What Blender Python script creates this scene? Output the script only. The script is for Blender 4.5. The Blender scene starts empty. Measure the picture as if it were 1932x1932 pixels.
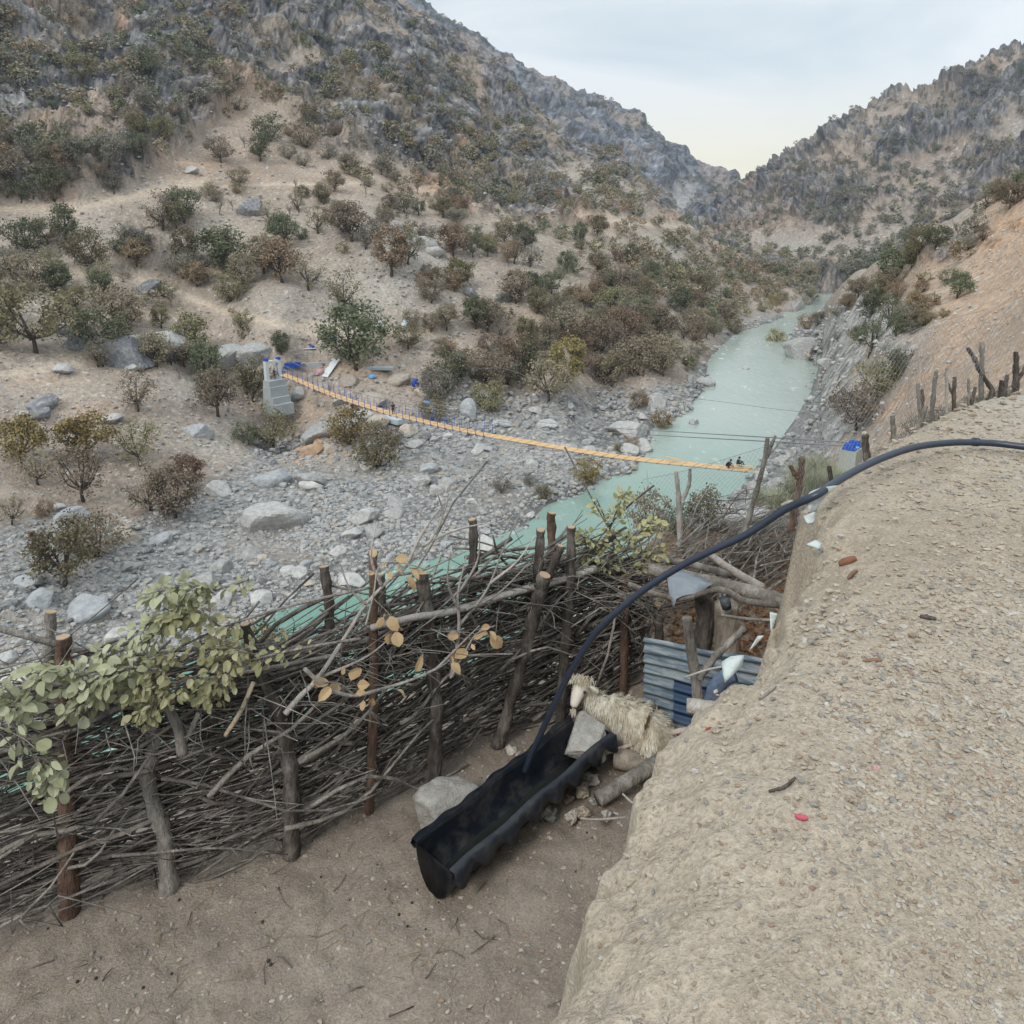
import bpy, bmesh, math, random
import numpy as np
from mathutils import Vector, Matrix, Euler
random.seed(7); RNG = np.random.default_rng(11)
SC = bpy.context.scene; COL = SC.collection
R = math.radians
# ---------------------------------------------------------------- camera model (metres, eye at origin)
FPX, CU, CV, PIT = 1432.0, 966.0, 776.0, R(13.6)
CP, SP = math.cos(PIT), math.sin(PIT)
WATER = -38.0
def ray(u, v):
    x = (u-CU)/FPX; y = (CV-v)/FPX
    return x, CP + y*SP, -SP + y*CP
def azt(u, v):
    x, y, z = ray(u, v); return math.atan2(x, y), z/math.hypot(x, y)
def at_r(u, v, r):
    x, y, z = ray(u, v); k = r/math.hypot(x, y); return Vector((x*k, y*k, z*k))
def at_z(u, v, zz):
    x, y, z = ray(u, v); k = zz/z; return Vector((x*k, y*k, zz))
def project(X, Y, Z):
    d = Y*CP - Z*SP; d = np.maximum(d, 1e-3)
    return CU + FPX*X/d, CV - FPX*(Y*SP + Z*CP)/d
# ---------------------------------------------------------------- tagging
def tag(o, label=None, cat=None, group=None, kind=None):
    if label: o['label'] = label
    if cat: o['category'] = cat
    if group: o['group'] = group
    if kind: o['kind'] = kind
    return o
def empty(name, loc, rot=(0, 0, 0)):
    o = bpy.data.objects.new(name, None); COL.objects.link(o); o.location = loc; o.rotation_euler = rot
    o.empty_display_size = .2
    return o
class MB:
    def __init__(s): s.v = []; s.f = []; s.m = []
    def add(s, vs, fs, mi=0):
        b = len(s.v); s.v += [tuple(p) for p in vs]
        for f in fs: s.f.append(tuple(i+b for i in f)); s.m.append(mi)
    def box(s, c, size, rot=None, mi=0, taper=1.0):
        x, y, z = size[0]/2, size[1]/2, size[2]/2; c = Vector(c)
        vs = [Vector((sx*x*(taper if sz > 0 else 1), sy*y*(taper if sz > 0 else 1), sz*z)) for sz in (-1, 1) for sy in (-1, 1) for sx in (-1, 1)]
        if rot is not None: vs = [rot @ p for p in vs]
        s.add([p+c for p in vs], [(0,2,3,1),(4,5,7,6),(0,1,5,4),(2,6,7,3),(0,4,6,2),(1,3,7,5)], mi)
    def tube(s, pts, rad, sides=6, mi=0, caps=True, wob=0.0):
        pts = [Vector(p) for p in pts]; n = len(pts)
        if not hasattr(rad, '__len__'): rad = [rad]*n
        t0 = (pts[1]-pts[0]).normalized()
        up = Vector((0, 0, 1)) if abs(t0.z) < .9 else Vector((1, 0, 0))
        a = t0.cross(up).normalized(); base = len(s.v)
        for i in range(n):
            t = (pts[min(i+1, n-1)]-pts[max(i-1, 0)])
            if t.length < 1e-9: t = t0
            t.normalize(); a = (a - t*a.dot(t))
            if a.length < 1e-6: a = t.orthogonal()
            a.normalize(); b = t.cross(a)
            for k in range(sides):
                an = 2*math.pi*k/sides; rr = rad[i]*(1+random.uniform(-wob, wob))
                s.v.append(tuple(pts[i] + a*(math.cos(an)*rr) + b*(math.sin(an)*rr)))
        for i in range(n-1):
            for k in range(sides):
                k2 = (k+1) % sides
                s.f.append((base+i*sides+k, base+i*sides+k2, base+(i+1)*sides+k2, base+(i+1)*sides+k)); s.m.append(mi)
        if caps:
            s.f.append(tuple(base+k for k in reversed(range(sides)))); s.m.append(mi)
            s.f.append(tuple(base+(n-1)*sides+k for k in range(sides))); s.m.append(mi)
    def mesh(s, name, mats, smooth=True):
        me = bpy.data.meshes.new(name); me.from_pydata(s.v, [], s.f)
        if not isinstance(mats, (list, tuple)): mats = [mats]
        for m in mats: me.materials.append(m)
        if len(mats) > 1: me.polygons.foreach_set('material_index', s.m)
        if smooth: me.polygons.foreach_set('use_smooth', [True]*len(s.f))
        me.update(); return me
    def build(s, name, mats, parent=None, smooth=True, loc=None):
        return link(name, s.mesh(name, mats, smooth), parent, loc)
def link(name, me, parent=None, loc=None):
    o = bpy.data.objects.new(name, me); COL.objects.link(o)
    if parent is not None:
        o.parent = parent
        if parent.type == 'EMPTY' and loc is None: # vertices are world coordinates: undo the empty's place
            o.matrix_parent_inverse = parent.matrix_basis.inverted()
    if loc is not None: o.location = loc
    return o
def np_mesh(name, V, F, mats, smooth=True, midx=None, attrs=None):
    me = bpy.data.meshes.new(name); V = np.asarray(V, np.float32); F = np.asarray(F, np.int32)
    me.vertices.add(len(V)); me.vertices.foreach_set('co', V.ravel())
    k = F.shape[1]; me.loops.add(F.size); me.loops.foreach_set('vertex_index', F.ravel())
    me.polygons.add(len(F)); me.polygons.foreach_set('loop_start', np.arange(0, F.size, k, dtype=np.int32))
    me.polygons.foreach_set('loop_total', np.full(len(F), k, np.int32))
    if not isinstance(mats, (list, tuple)): mats = [mats]
    for m in mats: me.materials.append(m)
    if midx is not None: me.polygons.foreach_set('material_index', np.asarray(midx, np.int32))
    me.polygons.foreach_set('use_smooth', np.full(len(F), smooth, bool))
    me.update(calc_edges=True)
    for nm, arr in (attrs or {}).items():
        a = me.color_attributes.new(nm, 'FLOAT_COLOR', 'POINT'); a.data.foreach_set('color', np.asarray(arr, np.float32).ravel())
    return me
def spline(pts, n=8):
    pts = [Vector(p) for p in pts]; out = []
    for i in range(len(pts)-1):
        p0 = pts[max(i-1, 0)]; p1 = pts[i]; p2 = pts[i+1]; p3 = pts[min(i+2, len(pts)-1)]
        for k in range(n):
            t = k/n
            out.append(.5*((2*p1)+(p2-p0)*t+(2*p0-5*p1+4*p2-p3)*t*t+(3*p1-p0-3*p2+p3)*t**3))
    out.append(pts[-1]); return out
# ---------------------------------------------------------------- noise
_PERM = np.random.default_rng(3).permutation(256).astype(np.int32)
_VAL = np.random.default_rng(5).uniform(-1, 1, 256).astype(np.float32)
def vnoise(x, y, z):
    xi = np.floor(x).astype(np.int32); yi = np.floor(y).astype(np.int32); zi = np.floor(z).astype(np.int32)
    fx = (x-xi).astype(np.float32); fy = (y-yi).astype(np.float32); fz = (z-zi).astype(np.float32)
    fx = fx*fx*fx*(fx*(fx*6-15)+10); fy = fy*fy*fy*(fy*(fy*6-15)+10); fz = fz*fz*fz*(fz*(fz*6-15)+10)
    def h(a, b, c): return _VAL[_PERM[(_PERM[(_PERM[a & 255]+b) & 255]+c) & 255]]
    c = [[[h(xi+i, yi+j, zi+k) for k in (0, 1)] for j in (0, 1)] for i in (0, 1)]
    def lz(i, j): return c[i][j][0]*(1-fz)+c[i][j][1]*fz
    a0 = lz(0, 0)*(1-fy)+lz(0, 1)*fy; a1 = lz(1, 0)*(1-fy)+lz(1, 1)*fy
    return a0*(1-fx)+a1*fx
def fbm(x, y, z, oct=4, gain=.5, ridged=False):
    s = 0; a = 1.0; tot = 0
    for o in range(oct):
        n = vnoise(x*2**o+17.3*o, y*2**o-9.1*o, z*2**o+4.7*o)
        if ridged: n = 1-2*np.abs(n)
        s = s+a*n; tot += a; a *= gain
    return s/tot
def sstep(a, b, x):
    t = np.clip((x-a)/(b-a), 0, 1); return t*t*(3-2*t)
def poly_dist(u, v, P):
    best = np.full(np.shape(u), 1e9)
    for (x0, y0), (x1, y1) in zip(P[:-1], P[1:]):
        dx, dy = x1-x0, y1-y0; L = dx*dx+dy*dy+1e-9
        t = np.clip(((u-x0)*dx+(v-y0)*dy)/L, 0, 1)
        best = np.minimum(best, np.hypot(u-x0-t*dx, v-y0-t*dy))
    return best
# ---------------------------------------------------------------- material helper
class NT:
    def __init__(s, name):
        s.mat = bpy.data.materials.new(name); s.mat.use_nodes = True; s.t = s.mat.node_tree; s.t.nodes.clear()
        s.out = s.t.nodes.new('ShaderNodeOutputMaterial'); s.b = s.t.nodes.new('ShaderNodeBsdfPrincipled')
        s.t.links.new(s.b.outputs[0], s.out.inputs[0]); s.b.inputs['Roughness'].default_value = .9
        s.b.inputs['Specular IOR Level'].default_value = .2
    def n(s, typ, ins=None, **props):
        nd = s.t.nodes.new('ShaderNode'+typ)
        for k, v in props.items(): setattr(nd, k, v)
        for k, v in (ins or {}).items(): s.set(nd.inputs[k], v)
        return nd
    def set(s, sock, v):
        if isinstance(v, bpy.types.NodeSocket): s.t.links.new(v, sock)
        elif hasattr(v, '__len__') and sock.type == 'RGBA' and len(v) == 3: sock.default_value = (*v, 1)
        else: sock.default_value = v
    def coord(s, scale=(1, 1, 1), which='Object', rot=(0, 0, 0)):
        tc = s.n('TexCoord'); m = s.n('Mapping', {'Vector': tc.outputs[which], 'Scale': scale, 'Rotation': rot}); return m.outputs[0]
    def geo(s, scale=(1, 1, 1), rot=(0, 0, 0)):
        g = s.n('NewGeometry'); m = s.n('Mapping', {'Vector': g.outputs['Position'], 'Scale': scale, 'Rotation': rot}); return m.outputs[0]
    def noise(s, vec, scale, detail=4, rough=.55, out=0):
        return s.n('TexNoise', {'Vector': vec, 'Scale': scale, 'Detail': detail, 'Roughness': rough}).outputs[out]
    def vor(s, vec, scale, feature='F1', out='Distance', rnd=1.0):
        return s.n('TexVoronoi', {'Vector': vec, 'Scale': scale, 'Randomness': rnd}, feature=feature).outputs[out]
    def ramp(s, fac, stops, interp='LINEAR'):
        r = s.n('ValToRGB', {'Fac': fac}); cr = r.color_ramp; cr.interpolation = interp
        while len(cr.elements) < len(stops): cr.elements.new(.5)
        for e, (p, c) in zip(cr.elements, stops): e.position = p; e.color = (*c, 1) if hasattr(c, '__len__') else (c, c, c, 1)
        return r.outputs[0]
    def mix(s, fac, a, b, mode='MIX'):
        m = s.n('MixRGB', {'Fac': fac, 'Color1': a, 'Color2': b}, blend_type=mode); return m.outputs[0]
    def math(s, op, a, b=0.0, c=0.0, clamp=False):
        m = s.n('Math', {0: a, 1: b, 2: c}, operation=op, use_clamp=clamp); return m.outputs[0]
    def bump(s, h, dist=.1, strength=1.0, normal=None):
        ins = {'Height': h, 'Distance': dist, 'Strength': strength}
        if normal is not None: ins['Normal'] = normal
        return s.n('Bump', ins).outputs[0]
    def fin(s, color=None, rough=None, normal=None, spec=None):
        if color is not None: s.set(s.b.inputs['Base Color'], color)
        if rough is not None: s.set(s.b.inputs['Roughness'], rough)
        if normal is not None: s.set(s.b.inputs['Normal'], normal)
        if spec is not None: s.set(s.b.inputs['Specular IOR Level'], spec)
        return s.mat
def plain(name, col, rough=.8, var=.25, scale=6, bump=.0, spec=.3, bscale=40):
    n = NT(name); v = n.coord()
    f = n.noise(v, scale, 5, .6)
    c = n.mix(f, tuple(max(0, x*(1-var)) for x in col), tuple(min(1, x*(1+var)) for x in col))
    nm = n.bump(n.noise(v, bscale, 4, .6), bump) if bump else None
    return n.fin(c, rough, nm, spec)
# ---------------------------------------------------------------- camera, sky, sun
cam = bpy.data.cameras.new('camera'); cam_o = bpy.data.objects.new('camera', cam); COL.objects.link(cam_o)
cam.sensor_width = 36; cam.lens = 36*FPX/1932; cam.shift_y = (CV-966)/1932; cam.shift_x = 0
cam.clip_start = .05; cam.clip_end = 20000
cam_o.rotation_euler = (math.pi/2-PIT, 0, 0); SC.camera = cam_o
SC.render.resolution_x = SC.render.resolution_y = 1024
SC.view_settings.view_transform = 'Standard'; SC.view_settings.look = 'None'; SC.view_settings.exposure = 0.28
SC.render.engine = 'CYCLES'; cy = SC.cycles; cy.max_bounces = 4; cy.diffuse_bounces = 2; cy.glossy_bounces = 2; cy.transmission_bounces = 2; cy.transparent_max_bounces = 4; cy.volume_bounces = 0; cy.caustics_reflective = cy.caustics_refractive = False
W = bpy.data.worlds.new('World'); SC.world = W; W.use_nodes = True; wt = W.node_tree; wt.nodes.clear()
SUN_EL, SUN_AZ = R(42), R(-150)   # behind the camera and to the left
def wn(typ, ins=None, **p):
    nd = wt.nodes.new('ShaderNode'+typ)
    for k, v in p.items(): setattr(nd, k, v)
    for k, v in (ins or {}).items():
        if isinstance(v, bpy.types.NodeSocket): wt.links.new(v, nd.inputs[k])
        else: nd.inputs[k].default_value = v
    return nd
sky = wn('TexSky', sky_type='NISHITA', sun_disc=False, sun_elevation=SUN_EL, sun_rotation=SUN_AZ, altitude=1200, air_density=1.0, dust_density=1.5)
skyc = wn('MixRGB', {'Fac': 1.0, 'Color1': sky.outputs[0], 'Color2': (.10, .10, .10, 1)}, blend_type='MULTIPLY')
tc = wn('TexCoord'); mp = wn('Mapping', {'Vector': tc.outputs['Generated'], 'Scale': (1.1, 1.1, 4.6), 'Rotation': (0, R(18), R(20))})
nz = wn('TexNoise', {'Vector': mp.outputs[0], 'Scale': 1.5, 'Detail': 5, 'Roughness': .5, 'Distortion': .6})
cl = wn('ValToRGB', {'Fac': nz.outputs[0]}); e = cl.color_ramp.elements
e[0].position = .34; e[0].color = (.50, .60, .68, 1); e[1].position = .60; e[1].color = (.93, .955, .965, 1)
e2 = cl.color_ramp.elements.new(.46); e2.color = (.66, .755, .80, 1)
# warm gap in the cloud low over the end of the valley
sx = wn('SeparateXYZ', {'Vector': tc.outputs['Generated']})
lo = wn('MapRange', {'Value': sx.outputs[2], 'From Min': .02, 'From Max': .20, 'To Min': 1.0, 'To Max': 0.0}, interpolation_type='SMOOTHSTEP')
dt = wn('VectorMath', {0: tc.outputs['Generated'], 1: (.315, .945, .08)}, operation='DOT_PRODUCT')
gl = wn('MapRange', {'Value': dt.outputs['Value'], 'From Min': .93, 'From Max': .995, 'To Min': 0.0, 'To Max': 1.0}, interpolation_type='SMOOTHSTEP')
wf = wn('Math', {0: lo.outputs[0], 1: gl.outputs[0]}, operation='MULTIPLY')
c2 = wn('MixRGB', {'Fac': wf.outputs[0], 'Color1': cl.outputs[0], 'Color2': (1.05, .95, .68, 1)})
mx0 = wn('MixRGB', {'Fac': .9, 'Color1': skyc.outputs[0], 'Color2': c2.outputs[0]})
zen = wn('MapRange', {'Value': sx.outputs[2], 'From Min': .28, 'From Max': .95, 'To Min': .94, 'To Max': 1.75})   # an overcast sky is brightest overhead
mx = wn('MixRGB', {'Fac': 1.0, 'Color1': mx0.outputs[0], 'Color2': zen.outputs[0]}, blend_type='MULTIPLY')
bg = wn('Background', {'Color': mx.outputs[0], 'Strength': 1.0}); wo = wn('OutputWorld', {'Surface': bg.outputs[0]})
sl = bpy.data.lights.new('sun', 'SUN'); so = bpy.data.objects.new('sun', sl); COL.objects.link(so)
sl.energy = 1.5; sl.angle = R(14); sl.color = (1, .95, .87)
sd = Vector((math.sin(SUN_AZ)*math.cos(SUN_EL), math.cos(SUN_AZ)*math.cos(SUN_EL), math.sin(SUN_EL)))
so.rotation_euler = sd.to_track_quat('Z', 'Y').to_euler()
# ================================================================ terrain
LSH = [(1536,545),(1531,575),(1480,598),(1430,615),(1365,650),(1335,685),(1330,735),(1275,790),(1225,840),(1190,895),(1090,935),(1000,985),(930,1012),(830,1052),(660,1112),(530,1150),(380,1235),(180,1330),(0,1425),(-120,1490)]
RSH = [(1594,545),(1585,570),(1540,598),(1500,618),(1487,650),(1545,692),(1530,740),(1500,790),(1468,835),(1425,890),(1375,945)]
class Polar:
    """height field on a grid of azimuth x log range, heights interpolated from surveyed points"""
    def __init__(s, pts, a0, a1, na, r0, r1, nr, k=2.5, c=.06):
        P = np.array(pts); s.k = k; X = np.c_[P[:, 0]*k, np.log(P[:, 1])]
        D = np.sqrt(((X[:, None]-X[None])**2).sum(-1)+c*c)
        n = len(X); A = np.zeros((n+3, n+3)); A[:n, :n] = D + np.eye(n)*1e-4; A[:n, n] = A[n, :n] = 1; A[:n, n+1:] = X; A[n+1:, :n] = X.T
        w = np.linalg.solve(A, np.r_[P[:, 2], 0, 0, 0])
        s.az = np.linspace(a0, a1, na); s.lr = np.linspace(math.log(r0), math.log(r1), nr)
        AZ, LR = np.meshgrid(s.az, s.lr, indexing='ij'); s.AZ = AZ; s.LR = LR
        T = np.full(AZ.shape, w[n]) + w[n+1]*AZ*k + w[n+2]*LR
        for i in range(n): T += w[i]*np.sqrt((AZ*k-X[i, 0])**2+(LR-X[i, 1])**2+c*c)
        s.T = T; RR = np.exp(LR); s.X = RR*np.sin(AZ); s.Y = RR*np.cos(AZ); s.Z = RR*T
    def normals(s):
        P = np.stack([s.X, s.Y, s.Z], -1); da = np.gradient(P, axis=0); dr = np.gradient(P, axis=1)
        N = np.cross(dr, da); N /= np.linalg.norm(N, axis=-1, keepdims=True)+1e-12
        N[N[..., 2] < 0] *= -1; return N
    def faces(s):
        na, nr = s.X.shape; I = np.arange(na*nr).reshape(na, nr)
        return np.stack([I[:-1, :-1], I[1:, :-1], I[1:, 1:], I[:-1, 1:]], -1).reshape(-1, 4)
def P_z(u, v, z): a, t = azt(u, v); return (a, z/t, t)
def P_r(u, v, r): a, t = azt(u, v); return (a, r, t)
def P_w(az_deg, r, z): return (R(az_deg), r, z/r)
ctl = [P_z(u, v, WATER) for u, v in LSH] + [P_z(u, v, WATER) for u, v in RSH]
for u, v in [(1560,560),(1545,585),(1564,548),(1556,572),(1528,592),(1500,605),(1470,630),(1430,670),(1440,720),(1400,790),(1340,850),(1280,910),(1180,960),(1090,1000)]: ctl.append(P_z(u, v, WATER-2.5))
for az, r in [(-44,44),(-32,48),(-20,52),(-10,57),(-2,62)]: ctl.append(P_w(az, r, WATER-2.5))
for az, r in [(-46,33),(-34,37),(-22,40),(-12,45),(-3,50),(5,58),(11,75)]: ctl.append(P_w(az, r, WATER))
for az, r, z in [(-46,9,-7.5),(-30,9,-7),(-15,9,-7),(0,9,-6.8),(12,9,-6.5),(30,9,-5),(46,9,-4.5),(-46,14,-12),(-30,14,-11),(-15,14,-9.5),(0,14,-8.4),(8,15,-7.2),(14,16,-6.6),(20,16,-6.2),(30,18,-5),(46,18,-3),
                 (-46,22,-24),(-25,24,-23),(-5,26,-22),(4,28,-19),(10,30,-15),(16,30,-11.5),(22,30,-10.5),(30,32,-8.5),(46,34,0),(8,50,-30),(13,55,-26),(18,50,-18),(24,50,-15),(30,50,-9.5),(46,60,12)]: ctl.append(P_w(az, r, z))
# boulder beach and the slope above it
for u, v, z in [(700,900,-36),(850,950,-36.8),(520,960,-36),(950,860,-36.5),(1100,800,-36.2),(300,1100,-35.5),(100,1100,-34),(60,1250,-35),(-100,1150,-33),(100,900,-31),(-100,900,-29),(330,900,-33),(300,760,-27),(100,700,-22),(-100,700,-20),(530,765,-32),(540,870,-34.4),(430,860,-33.4),(640,850,-35),(700,790,-33),(850,790,-34.5),(960,770,-35),(400,650,-22.5),(530,690,-25.3),(560,678,-24.5),(650,640,-21.8),(750,690,-27),(860,720,-30),(1000,730,-33.2),(1150,740,-35.6)]: ctl.append(P_z(u, v, z))
for u, v, r in [(100,500,190),(-100,500,185),(0,400,215),(-150,400,210),(150,395,212),(0,200,262),(0,0,320),(-200,200,255),(-200,0,315),(200,370,218),(200,200,268),(200,0,330),(330,345,226),(300,250,255),(430,200,290),(480,270,262),(750,500,185),(600,560,170),(650,350,236),(500,360,230),(450,60,345),(700,200,322),(850,250,355),(560,90,345),(640,280,285),(900,400,262),(1000,500,218),(1000,600,178),(850,620,168),(1050,700,152),(780,400,240),(820,330,300),(1200,690,178),(1200,600,215),(1100,550,215),(1200,450,335),(1080,430,300),(1350,520,385),(1330,600,290),(1250,540,290),(1440,555,400),(1050,330,400),(930,250,420)]: ctl.append(P_r(u, v, r))
RIDGE = [(600,-150,470),(735,8,480),(850,74,478),(960,150,470),(1040,246,480),(1160,308,470),(1250,384,480),(1300,438,490),(1440,476,500),(1500,512,505)]
for u, v, r in RIDGE:
    ctl.append(P_r(u, v, r)); a, t = azt(u, v)
    ctl.append((a, r*1.12, t-.05)); ctl.append((a, r*1.5, min(t-.15, 0)-.0))
for az, z in [(-50,200),(-35,200),(-20,195)]:
    ctl.append(P_w(az, 480, z)); ctl.append(P_w(az, 700, z+90))
# right bank
for u, v, r in [(1560,720,158),(1600,700,126),(1650,760,86),(1700,620,97),(1850,550,95),(1780,640,80),(1900,420,114),(1600,560,240),(1640,590,160),(1500,860,105),(1600,900,72),(1450,930,86),(1540,900,78),(1640,520,270),(1560,650,190),(1520,632,255),(1680,482,192),(1760,430,160),(1840,388,140),(1932,348,132),(2050,300,125),(1900,620,70),(1800,720,58)]: ctl.append(P_r(u, v, r))
for u, v, r in [(1680,482,192),(1760,430,160),(1840,388,140),(1932,348,132),(2050,300,125)]:
    a, t = azt(u, v); ctl.append((a, r*1.15, t-.045)); ctl.append((a, r*1.9, t-.2)); ctl.append((a, 420, -.08)); ctl.append((a, 690, -.1))
for az, r, z in [(22,420,-36),(22,690,-40),(17,560,-41),(17,690,-44)]: ctl.append(P_w(az, r, z))
TA = Polar(ctl, R(-50), R(48), 1060, 7.5, 690, 1250)

def seg(P, u): return np.interp(u, [p[0] for p in P], [p[1] for p in P])
ROCK_B = [(-300,395),(0,388),(150,378),(300,330),(400,238),(440,185),(500,205),(640,300),(760,335),(900,425),(1050,430),(1150,395),(1250,395),(1350,450),(1500,530)]
BEACH_B = [(-300,1010),(0,985),(250,975),(400,880),(520,812),(620,795),(780,785),(900,735),(1050,735),(1200,735),(1290,715),(1340,650),(1430,600),(1540,540)]
def blob(u, v, cu, cv, ru, rv): return np.exp(-(((u-cu)/ru)**2+((v-cv)/rv)**2))
def tunnel(u, v, P, w): return np.exp(-(poly_dist(u, v, P)/w)**2)
U, Vv = project(TA.X, TA.Y, TA.Z)
n1 = fbm(TA.X*.05, TA.Y*.05, TA.Z*.05, 4); n2 = fbm(TA.X*.02+40, TA.Y*.02, TA.Z*.02, 3)
left = U < 1560
wob = 45*n1+25*n2
rock = sstep(-14, 22, seg(ROCK_B, U)-Vv+wob)*left
RR = np.exp(TA.LR)
rock = np.where((U < 800) & (RR > 330), np.maximum(rock, .8), rock)
# tan soil streaks between the crags
for cu, cv, ru, rv in [(520,140,60,22),(585,110,40,20),(610,210,60,14),(330,60,30,18),(700,70,40,30),(1010,250,60,12),(1080,330,60,30),(1170,360,50,25),(880,180,40,12),(1120,380,60,22),(80,95,60,15)]:
    rock = rock*(1-.85*blob(U, Vv, cu, cv, ru, rv)*sstep(-.35, .15, n1+.15))
# crags below the line and on the right bank
for cu, cv, ru, rv in [(280,480,60,22),(1690,655,50,30),(1560,760,70,120),(1640,610,60,60),(1530,640,60,26),(1480,860,60,60),(1830,460,70,22),(1930,425,60,14),(1760,480,50,20),(120,300,120,60),(870,730,30,30)]:
    rock = np.maximum(rock, blob(U, Vv, cu, cv, ru, rv)*np.where(U > 1400, sstep(-.5, .1, n1+.25), sstep(-.5, .0, n1+.2)))
rbank = U > 1400 + 0*U
rb = (RR < 240) & (U > 1340) & (Vv > 560)
soilline = np.interp(U, [1400,1560,1640,1700,1760,1850,2000], [1100,900,780,650,560,490,430])
rock = np.where(rb & (Vv < 1000), np.maximum(rock, sstep(0, 60, -(soilline-Vv)*0+ (np.interp(Vv, [430,560,650,700,780,850,900,1000],[1790,1690,1660,1650,1590,1560,1530,1450])-U)+wob*.6)), rock)
beach = sstep(-20, 30, Vv-seg(BEACH_B, U)+wob*.9)*left*(RR > 48)
rock = rock*(1-beach)
orange = np.zeros_like(U)
for cu, cv, ru, rv, w in [(370,318,80,26,.9),(470,330,90,30,.7),(620,345,110,26,.7),(800,365,90,22,.8),(860,400,60,14,.8),(1150,420,110,16,.9),(1090,410,50,14,.9),(700,650,60,26,.8),(690,700,70,24,.8),(560,770,80,40,.55),(170,770,60,18,.7),(190,575,110,24,.4),(80,715,90,12,.6),(250,690,50,14,.6),(1010,640,120,60,.6),(1150,620,120,80,.5),(880,590,80,20,.6),(560,850,60,14,.5),(100,20,50,30,1),(115,370,40,30,.8),(860,290,14,30,1),(230,60,12,30,1),(90,300,8,50,.8),(440,210,60,40,.7),(500,290,120,40,.5)]:
    orange = np.maximum(orange, w*blob(U, Vv, cu, cv, ru, rv))
orange = np.where(U > 1500, np.maximum(orange, sstep(20, 90, U-np.interp(Vv, [430,560,650,700,780,850,900,1000],[1800,1720,1690,1680,1640,1600,1580,1540]))*(RR < 200)*1.0), orange)
orange = np.where(U > 1500, np.maximum(orange, 1.3*blob(U, Vv, 1760, 520, 60, 40)*sstep(-.2, .3, n1+.1)), orange)
orange = np.where(U > 1500, np.maximum(orange, 1.6*tunnel(U, Vv, [(1660,790),(1725,720),(1790,690),(1870,665)], 9)), orange)
scree = np.zeros_like(U)
for cu, cv, ru, rv, w in [(770,520,90,70,1),(820,580,90,50,.8),(620,590,120,40,.9),(560,560,90,30,.7),(180,440,130,40,.5),(720,480,50,60,.9),(950,460,60,30,.5),(1120,350,50,40,.8),(1180,400,50,30,.6),(1260,470,60,40,.7),(400,830,80,40,.6),(350,740,60,60,.5),(60,600,90,60,.4),(1000,545,60,20,.6)]:
    scree = np.maximum(scree, w*blob(U, Vv, cu, cv, ru, rv))
path = np.zeros_like(U)
for P, w in [([(-200,398),(0,393),(120,398),(330,352),(380,345)], 9), ([(420,352),(560,350),(700,345)], 4), ([(60,505),(240,524),(300,535),(350,558),(430,592),(540,615),(640,645)], 8), ([(1060,408),(1180,420),(1330,430)], 6), ([(-100,720),(120,690),(250,668),(330,690)], 9), ([(560,612),(700,625),(830,625)],7)]:
    path = np.maximum(path, tunnel(U, Vv, P, w)*(U < 1400))
rock *= 1-.8*path
# ----- relief
N = TA.normals()
wz = np.abs(TA.Z-WATER); calm = sstep(.2, 3, wz); near = sstep(18, 60, RR)
big = fbm(TA.X/34, TA.Y/34, TA.Z/46, 5, .55, True); cr = fbm(TA.X/11+9, TA.Y/11, TA.Z/30, 5, .6, True)
st = fbm(TA.X/40, TA.Y/40, (TA.Z+.35*TA.X+.1*TA.Y)/3.2, 3, .6, True)
sl_ = fbm(TA.X/16, TA.Y/16, TA.Z/16, 5, .5); fine = fbm(TA.X/2.6, TA.Y/2.6, TA.Z/2.6, 4, .6)
dist = rock*(9.5*(big-.1)+5.5*cr+2.6*st)*sstep(60, 230, RR) + rock*(1-sstep(60, 230, RR))*(2.2*big+1.4*cr+.7*st)
dist = dist + (1-rock)*(1.3*sl_+.35*fine) + rock*.8*fine
dist = dist*(.12+.88*calm)*near*(1-.6*path)
dist = np.where((RR > 380) & (U > 600) & (U < 1560), dist*.5, dist)
dist = np.where((U > 1375) & (RR < 620), np.clip(dist*.45, -1.5, 1.3)*sstep(.5, 7, wz)*(.4+.6*sstep(60, 100, RR)), dist)
TA.Xd = TA.X+N[..., 0]*dist; TA.Yd = TA.Y+N[..., 1]*dist; TA.Zd = TA.Z+N[..., 2]*dist-1.2*path*0
def in_poly(X, Y, P):
    ins = np.zeros(X.shape, bool); n_ = len(P)
    for i in range(n_):
        (x0, y0), (x1, y1) = P[i], P[(i+1) % n_]; c_ = (y0 > Y) != (y1 > Y); ins ^= c_ & (X < (x1-x0)*(Y-y0)/(y1-y0+1e-12)+x0)
    return ins
_l = [(p.x, p.y) for p in (at_z(u, v, WATER) for u, v in LSH)]; _r = [(p.x, p.y) for p in (at_z(u, v, WATER) for u, v in RSH)]
RIV = in_poly(TA.Xd, TA.Yd, _l[:11]+_r[::-1]) & (RR > 95)   # the bed is scoured clear between its banks
TA.Zd = np.where(RIV, np.minimum(TA.Zd, WATER-.5), TA.Zd)
pale = np.where((RR < 290) & (U > 1380) & (Vv > 520), 1.0, 0.0)
def lerp(a, b, t): t = np.clip(t, 0, 1)[..., None]; return np.asarray(a)*(1-t)+np.asarray(b)*t
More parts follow.
